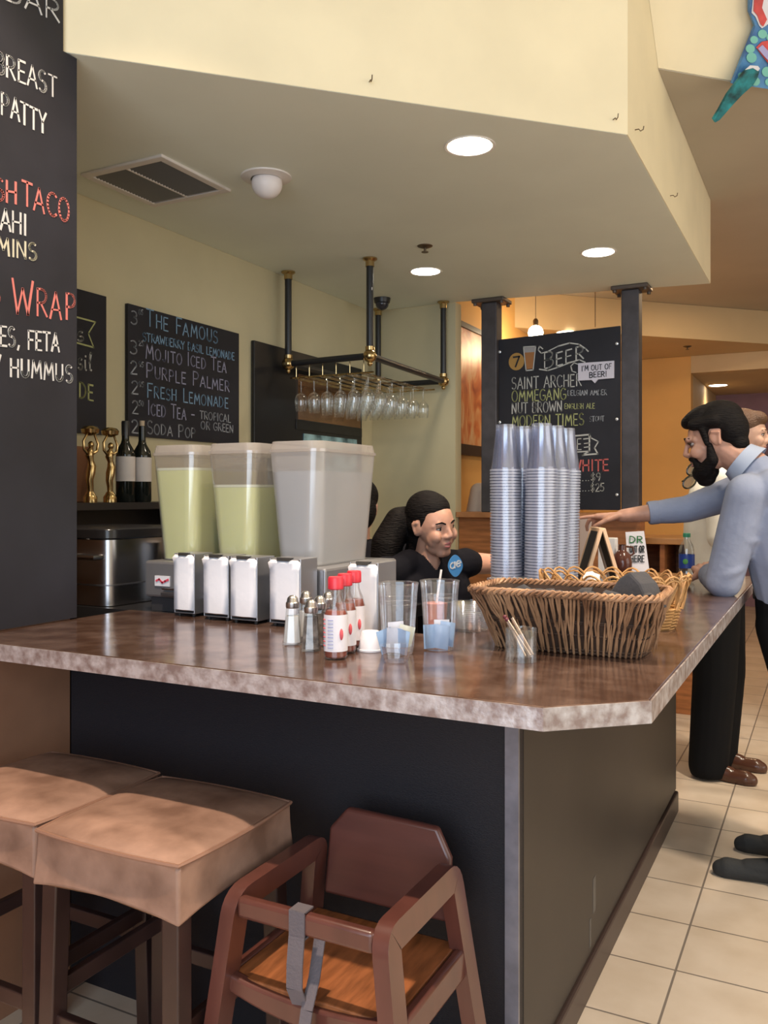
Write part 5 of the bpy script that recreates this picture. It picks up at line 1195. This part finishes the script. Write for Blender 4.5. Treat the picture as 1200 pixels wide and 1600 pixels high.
obj('belt', MB().lathe([(.196, -.018), (.2, -.016), (.2, .016), (.196, .018)], hipc+Vector((.004, 0, .055)), 36, True, True, .66, 1.0), M('belt_black', (.012, .011, .011), .4), man, True, local=True)
bootm = M('black_suede', (.022, .023, .024), .8, bump=.2, bscale=60)
for a, b in ((toL, heL), (toR, heR)):
    me = blob(shoe_els(a, b), .005, 3); flatten_floor(me); mobj('shoe', me, bootm, man)

# --- person in the white shirt standing beyond the man
wsk = M('skin_light', (.55, .33, .24), .5, sss=.1); wsh = M('white_shirt', (.86, .82, .74), .8, noise=.04, bump=.3, bscale=13); brn = M('brown_hair', (.10, .045, .02), .5, bump=.8, bscale=150)
bx, by = -.50, 4.62
hip = Vector((bx, by, .98)); hm2 = Matrix.Translation((-.36, 4.58, 1.70)) @ Euler((0, .1, 0)).to_matrix().to_4x4()
n0 = Vector((-.43, 4.60, 1.53)); S1, S2 = Vector((-.46, 4.43, 1.47)), Vector((-.46, 4.79, 1.47))
e1, w1 = Vector((-.46, 4.38, 1.20)), Vector((-.26, 4.41, 1.12)); e2, w2 = Vector((-.44, 4.84, 1.20)), Vector((-.24, 4.79, 1.12))
el = T(head_els(), hm2)+[('c', n0, .058, hm2 @ Vector((-.02, 0, -.04)), .052), ('c', hip+Vector((0, -.06, .03)), .105, Vector((bx+.02, by-.06, 1.34)), .11), ('c', hip+Vector((0, .06, .03)), .105, Vector((bx+.02, by+.06, 1.34)), .11), ('c', S1, .05, S2, .05), ('c', Vector((bx+.02, by, 1.34)), .11, n0, .06)]
el += chain([S1, e1, w1], [.048, .038, .027])+chain([S2, e2, w2], [.048, .038, .027])+chain([hip+Vector((0, -.09, -.04)), Vector((bx+.0, by-.10, .5)), Vector((bx-.02, by-.10, .09))], [.085, .055, .04])+chain([hip+Vector((0, .09, -.04)), Vector((bx+.02, by+.12, .5)), Vector((bx, by+.13, .09))], [.085, .055, .04])
el += hand_els(w1, (1, .1, -.1), (0, -.3, 1), (.1, 1, .2), ((.3, .4, .3),)*4)+hand_els(w2, (1, -.1, -.1), (0, .3, 1), (.1, -1, .2), ((.3, .4, .3),)*4)
p2_ = mobj('person', blob(el, .007, 3), wsk); tag(p2_, 'person in white shirt and black trousers standing behind the bearded man', 'person')
face_bits(p2_, hm2, False, brn)
mobj('hair', blob(T([('e', (-.025, 0, .055), (.10, .084, .075)), ('e', (-.06, 0, .0), (.07, .08, .09)), ('e', (.04, 0, .08), (.05, .06, .04))], hm2), .006, 3), brn, p2_)
se = [('c', hip+Vector((-.01, -.065, -.09)), .128, Vector((bx+.01, by-.07, 1.34)), .128), ('c', hip+Vector((-.01, .065, -.09)), .128, Vector((bx+.01, by+.07, 1.34)), .128), ('c', S1+Vector((0, .03, 0)), .07, S2+Vector((0, -.03, 0)), .07), ('c', Vector((bx+.01, by, 1.36)), .12, n0+Vector((0, 0, -.04)), .08), ('e', Vector((bx-.06, by, 1.22)), (.10, .17, .30))]
se += chain([S1, e1, e1.lerp(w1, .3)], [.07, .062, .052])+chain([S2, e2, e2.lerp(w2, .3)], [.07, .062, .052])
mobj('shirt', blob(se, .008, 4), wsh, p2_)
te = chain([hip+Vector((0, -.08, -.06)), Vector((bx, by-.10, .5)), Vector((bx-.03, by-.10, .06))], [.125, .105, .095])+chain([hip+Vector((0, .08, -.06)), Vector((bx+.02, by+.12, .5)), Vector((bx-.01, by+.13, .06))], [.125, .105, .095])+[('c', hip+Vector((0, -.06, 0)), .12, hip+Vector((0, .06, 0)), .12)]
me = blob(te, .009, 4); flatten_floor(me, .012); mobj('trousers', me, trous, p2_)
brl = M('brown_leather', (.075, .030, .018), .22)
for dy, dx in ((-.10, .0), (.13, .03)):
    me = blob(shoe_els((bx+.20+dx, by+dy-.03, 0), (bx-.09+dx, by+dy, 0)), .006, 3); flatten_floor(me); mobj('shoe', me, brl, p2_)
c = atD(1077, 742, 4.05)
sg = thing('sunglasses', 'dark rimmed sunglasses hanging on the white shirt behind the bearded man', 'sunglasses', c)
for k_ in (0, 1):
    o_ = c+rr*(.020-.052*k_*.35)+Vector((0, 0, .028-.062*k_)); q = MB()
    ax1, ax2 = (rr*.75+Vector((0, 0, .66))).normalized(), (Vector((0, 0, .75))-rr*.66).normalized()
    q.tube([o_+ax1*.036*math.cos(2*PI*i/24)+ax2*.024*math.sin(2*PI*i/24) for i in range(24)], .0042, 8, True); obj('rim', q, M('tortoise_dark', (.02, .016, .008), .2), sg, True)
    q = MB(); q.slab([o_+ax1*.034*math.cos(2*PI*i/24)+ax2*.022*math.sin(2*PI*i/24) for i in range(24)], fw*.002); obj('lens', q, clear('amber_lens', (.62, .52, .34), .05, .15, (.4, .3, .2), .05), sg)
obj('temple_arm', MB().tube([c+Vector((0, 0, .05))+rr*.03, c+fw*.06+Vector((0, 0, -.01))+rr*.02, c+fw*.10+Vector((0, 0, -.03))], .003, 6), MATS['tortoise_dark'], sg, True)

# --- woman behind the bar
wsk2 = M('skin_warm', (.50, .27, .19), .48, noise=.05, nscale=30, sss=.12); wtee = M('black_tee', (.0065, .0065, .010), .85, spec=.12, bump=.2, bscale=18)
hw_ = Vector((-1.272, 2.835, 1.292)); hm3 = Matrix.Translation(hw_) @ Euler((math.radians(8), math.radians(8), math.radians(-24))).to_matrix().to_4x4() @ Matrix.Scale(.95, 4)
tf = Vector((.80, -.60, 0)).normalized(); ts_ = Vector((.60, .80, 0)).normalized()      # chest faces the room; ts_ points to her left
nb = Vector((-1.305, 2.865, 1.185)); sc_ = Vector((-1.315, 2.88, 1.140))
Ls, Rs = sc_+ts_*.165+Vector((0, 0, .005)), sc_-ts_*.165+Vector((0, 0, -.02)); Le, Lw = Vector((-1.10, 3.19, 1.13)), Vector((-.965, 3.06, 1.085)); Re, Rw = Rs+Vector((-.05, -.02, -.25)), Rs+Vector((.10, .03, -.28))
wh = Vector((-1.40, 2.98, .78)); ch = Vector((-1.32, 2.90, 1.03))
el = T(head_els(True), hm3)+[('c', nb, .046, hm3 @ Vector((-.02, 0, -.05)), .044), ('c', wh+ts_*.06, .10, ch+ts_*.06, .095), ('c', wh-ts_*.06, .10, ch-ts_*.06, .095), ('c', Ls-ts_*.03, .045, Rs+ts_*.03, .045), ('c', ch, .10, nb+Vector((0, 0, -.04))-tf*.02, .040)]
el += chain([Ls, Le, Lw], [.044, .035, .024])+chain([Rs, Re, Rw], [.044, .035, .024])+chain([wh+ts_*.08, Vector((-1.40, 3.07, .42)), Vector((-1.42, 3.08, .06))], [.085, .055, .04])+chain([wh-ts_*.08, Vector((-1.47, 2.95, .42)), Vector((-1.52, 2.96, .06))], [.085, .055, .04])
el += hand_els(Lw, (Lw-Le), (0, 0, 1), Vector((-.5, -.8, 0)), ((.2, .3, .2),)*4, L=.165)+hand_els(Rw, (1, .2, -.2), (0, .2, 1), (0, 1, 0), ((.4, .5, .3),)*4, L=.165)
te = [('c', nb+Vector((0, 0, -.040))-tf*.004, .066, ch+tf*.012, .11), ('c', wh+ts_*.07+Vector((0, 0, .02)), .118, ch+ts_*.065, .112), ('c', wh-ts_*.07+Vector((0, 0, .02)), .118, ch-ts_*.065, .112), ('c', Ls-ts_*.02+Vector((0, 0, -.006)), .056, sc_+ts_*.075+Vector((0, 0, .01)), .052), ('c', Rs+ts_*.02+Vector((0, 0, -.006)), .058, sc_-ts_*.075+Vector((0, 0, .01)), .054), ('c', ch+Vector((0, 0, .02)), .112, sc_+Vector((0, 0, -.055))-tf*.02, .085), ('e', ch+tf*.040+ts_*.06+Vector((0, 0, -.025)), (.075, .075, .075)), ('e', ch+tf*.040-ts_*.06+Vector((0, 0, -.025)), (.075, .075, .075)), ('c', sc_-tf*.03+ts_*.06, .06, sc_-tf*.03-ts_*.06, .06)]
te += chain([Ls, Ls.lerp(Le, .10)], [.058, .051])+chain([Rs, Rs.lerp(Re, .6)], [.062, .060])
el += [(q[0], q[1], q[2]-.011, q[3], q[4]-.011) if q[0] == 'c' else (q[0], q[1], tuple(r-.011 for r in q[2])) for q in te[:9]]
wom = mobj('person', blob(el, .0045, 3), wsk2); tag(wom, 'person with long black ponytail in black V-neck shirt behind the bar', 'person')
face_bits(wom, hm3, True, hairm)
G = lambda *els: T(els, hm3)
hr = G(('e', (-.027, 0, .050), (.092, .0735, .0775)), ('e', (-.050, 0, .012), (.064, .070, .076)), ('e', (-.010, 0, .066), (.078, .066, .058)), ('e', (-.068, 0, -.03), (.050, .056, .085)), ('c', (-.06, 0, -.05), .05, (-.11, .01, -.15), .05), ('c', (.020, -.060, .040), .010, (.008, -.064, .002), .006), ('c', (.020, .060, .040), .010, (.008, .064, .002), .006))
pt0 = hm3 @ Vector((-.100, 0, .02))
hr += chain([pt0, pt0+Vector((-.05, -.035, -.02)), pt0+Vector((-.085, -.06, -.10)), pt0+Vector((-.10, -.06, -.19)), pt0+Vector((-.10, -.05, -.30))], [.040, .054, .060, .054, .03])
mobj('hair', blob(hr, .0045, 3), hairm, wom)
obj('hair_tie', MB().tube([pt0+Vector((-.012*1, .0, .0))+Vector((0, math.cos(a)*.04, math.sin(a)*.04)) for a in [2*PI*i/16 for i in range(16)]], .006, 6, True), M('tie_black', (.02, .02, .02), .6), wom, True, local=True)
vtop, vbot = nb.z+.060, nb.z-.050
bmv = bmesh.new(); bmv.from_mesh(tme := blob(te, .005, 4))
dead = []
for v in bmv.verts:
    p_ = v.co-nb; s_, f_ = p_.dot(ts_), p_.dot(tf)
    k_ = (v.co.z-vbot)/(vtop-vbot)
    if k_ > 0 and abs(s_) < .002+.072*min(1, k_) and f_ > -.045: dead.append(v)
bmesh.ops.delete(bmv, geom=dead, context='VERTS'); bmv.to_mesh(tme); bmv.free()
tee = mobj('shirt', tme, wtee, wom)
mobj('trousers', blob([('c', wh+ts_*.06, .118, wh-ts_*.06, .118)]+chain([wh+ts_*.08, Vector((-1.40, 3.07, .42)), Vector((-1.42, 3.08, .08))], [.11, .08, .07])+chain([wh-ts_*.08, Vector((-1.47, 2.95, .42)), Vector((-1.52, 2.96, .08))], [.11, .08, .07]), .010, 4), trous, wom)
for a in ((-1.42, 3.08), (-1.52, 2.96)):
    me = blob(shoe_els((a[0]+.17, a[1]-.05, 0), (a[0]-.07, a[1], 0)), .007, 3); flatten_floor(me); mobj('shoe', me, bootm, wom)
# round blue badge with letters on her chest
bc = atD(711, 884, 2.865); bn = (tf*.8-fw*.5).normalized(); bu = Vector((0, 0, 1)); bs_ = bu.cross(bn).normalized(); bs_ = bs_ if bs_.dot(rr) > 0 else -bs_
q = MB(); q.slab([bc+bs_*.026*(abs(math.cos(a))**1.0)*(1 if math.cos(a) > 0 else -1)+bu*.037*(math.sin(a)*.8+.2*math.sin(a)**5) for a in [2*PI*i/28 for i in range(28)]], bn*.004); bd = obj('badge', q, M('badge_blue', (.06, .24, .52), .5), wom, local=True)
q = MB(); st = [arc(.2, .22, .16, .2, 0, 360, 12), [(.36, .44), (.36, .02)], [(.48, .24), (.80, .26)]+arc(.64, .24, .16, .2, 10, 320, 12)]
ps_ = bc+bn*.0045-bs_*.020-bu*.012; strokes_to(q, st, ps_, bs_*.048+bu*.012, Vector((0, 0, .048)), bn, .0045); obj('badge_letters', q, M('badge_white', (.75, .78, .8), .6), bd, local=True)

# --- two people mostly hidden behind things
def hidden_person(base, yaw, label, hgt, shirt, hair, skin, arm):
    m = Matrix.Translation(base) @ Euler((0, 0, yaw)).to_matrix().to_4x4(); P_ = lambda x, y, z: m @ Vector((x, y, z*hgt))
    hmm = Matrix.Translation(P_(.03, 0, 1.62)) @ Euler((0, .1, yaw)).to_matrix().to_4x4()
    h_ = P_(0, 0, .95); s1, s2 = P_(0, -.175, 1.40), P_(0, .175, 1.40)
    e_ = T(head_els(True), hmm)+[('c', P_(0, 0, 1.45), .05, hmm @ Vector((-.02, 0, -.04)), .047), ('c', P_(0, -.05, .97), .10, P_(0, -.05, 1.28), .10), ('c', P_(0, .05, .97), .10, P_(0, .05, 1.28), .10), ('c', s1, .045, s2, .045), ('c', P_(0, 0, 1.28), .10, P_(0, 0, 1.45), .05)]
    A_ = []
    for sg_, s_ in ((-1, s1), (1, s2)):
        eb, wt = P_(.02, sg_*.235, 1.13), P_(*arm[0 if sg_ < 0 else 1]); A_.append((s_, eb, wt)); e_ += chain([s_, eb, wt], [.044, .036, .025])
        d_ = (wt-eb).normalized(); e_ += hand_els(wt, d_, P_(0, 0, 1)-P_(0, 0, 0), (m.to_3x3() @ Vector((0, -sg_, 0))), ((.3, .4, .3),)*4, L=.17)
    legs = [chain([P_(0, sg_*.085, .90), P_(.01, sg_*.10, .48), P_(0, sg_*.10, .07)], [.085, .055, .04]) for sg_ in (-1, 1)]
    for l in legs: e_ += l
    o = mobj('person', blob(e_, .007, 3), skin); tag(o, label, 'person')
    mobj('hair', blob(T([('e', (-.028, 0, .05), (.10, .084, .08)), ('e', (-.065, 0, -.01), (.065, .078, .09)), ('e', (.03, 0, .08), (.055, .062, .036)), ('c', (-.10, 0, .0), .04, (-.12, 0, -.14), .03)], hmm), .006, 3), hair, o)
    t_ = [('c', P_(0, -.06, .93), .115, P_(0, -.06, 1.28), .118), ('c', P_(0, .06, .93), .115, P_(0, .06, 1.28), .118), ('c', s1, .062, s2, .062), ('c', P_(0, 0, 1.29), .11, P_(-.01, 0, 1.40), .075)]
    for s_, eb, wt in A_: t_ += chain([s_, eb, eb.lerp(wt, .35)], [.062, .056, .050])
    mobj('shirt', blob(t_, .008, 4), shirt, o)
    mobj('trousers', blob([('c', P_(0, -.06, .92), .112, P_(0, .06, .92), .112)]+sum([chain([P_(0, g*.085, .90), P_(.01, g*.10, .48), P_(0, g*.10, .07)], [.11, .08, .07]) for g in (-1, 1)], []), .010, 4), trous, o)
    for g in (-1, 1):
        me = blob(shoe_els(P_(.19, g*.10, 0), P_(-.08, g*.10, 0)), .008, 3); flatten_floor(me); mobj('shoe', me, bootm, o)
    return o
hidden_person(Vector((-1.70, 3.05, 0)), math.radians(115), 'person with dark hair mostly hidden behind the frosted drink bowl', .83, wtee, hairm, wsk2, ((.25, -.18, 1.05), (.25, .18, 1.05)))
hidden_person(Vector((-2.05, 5.80, 0)), math.radians(-70), 'person in cream shirt with rolled sleeve behind the left steel post', 1.02, M('cream_shirt', (.66, .58, .50), .8, bump=.3, bscale=13), brn, wsk, ((.26, -.02, 1.12), (.24, .18, 1.08)))
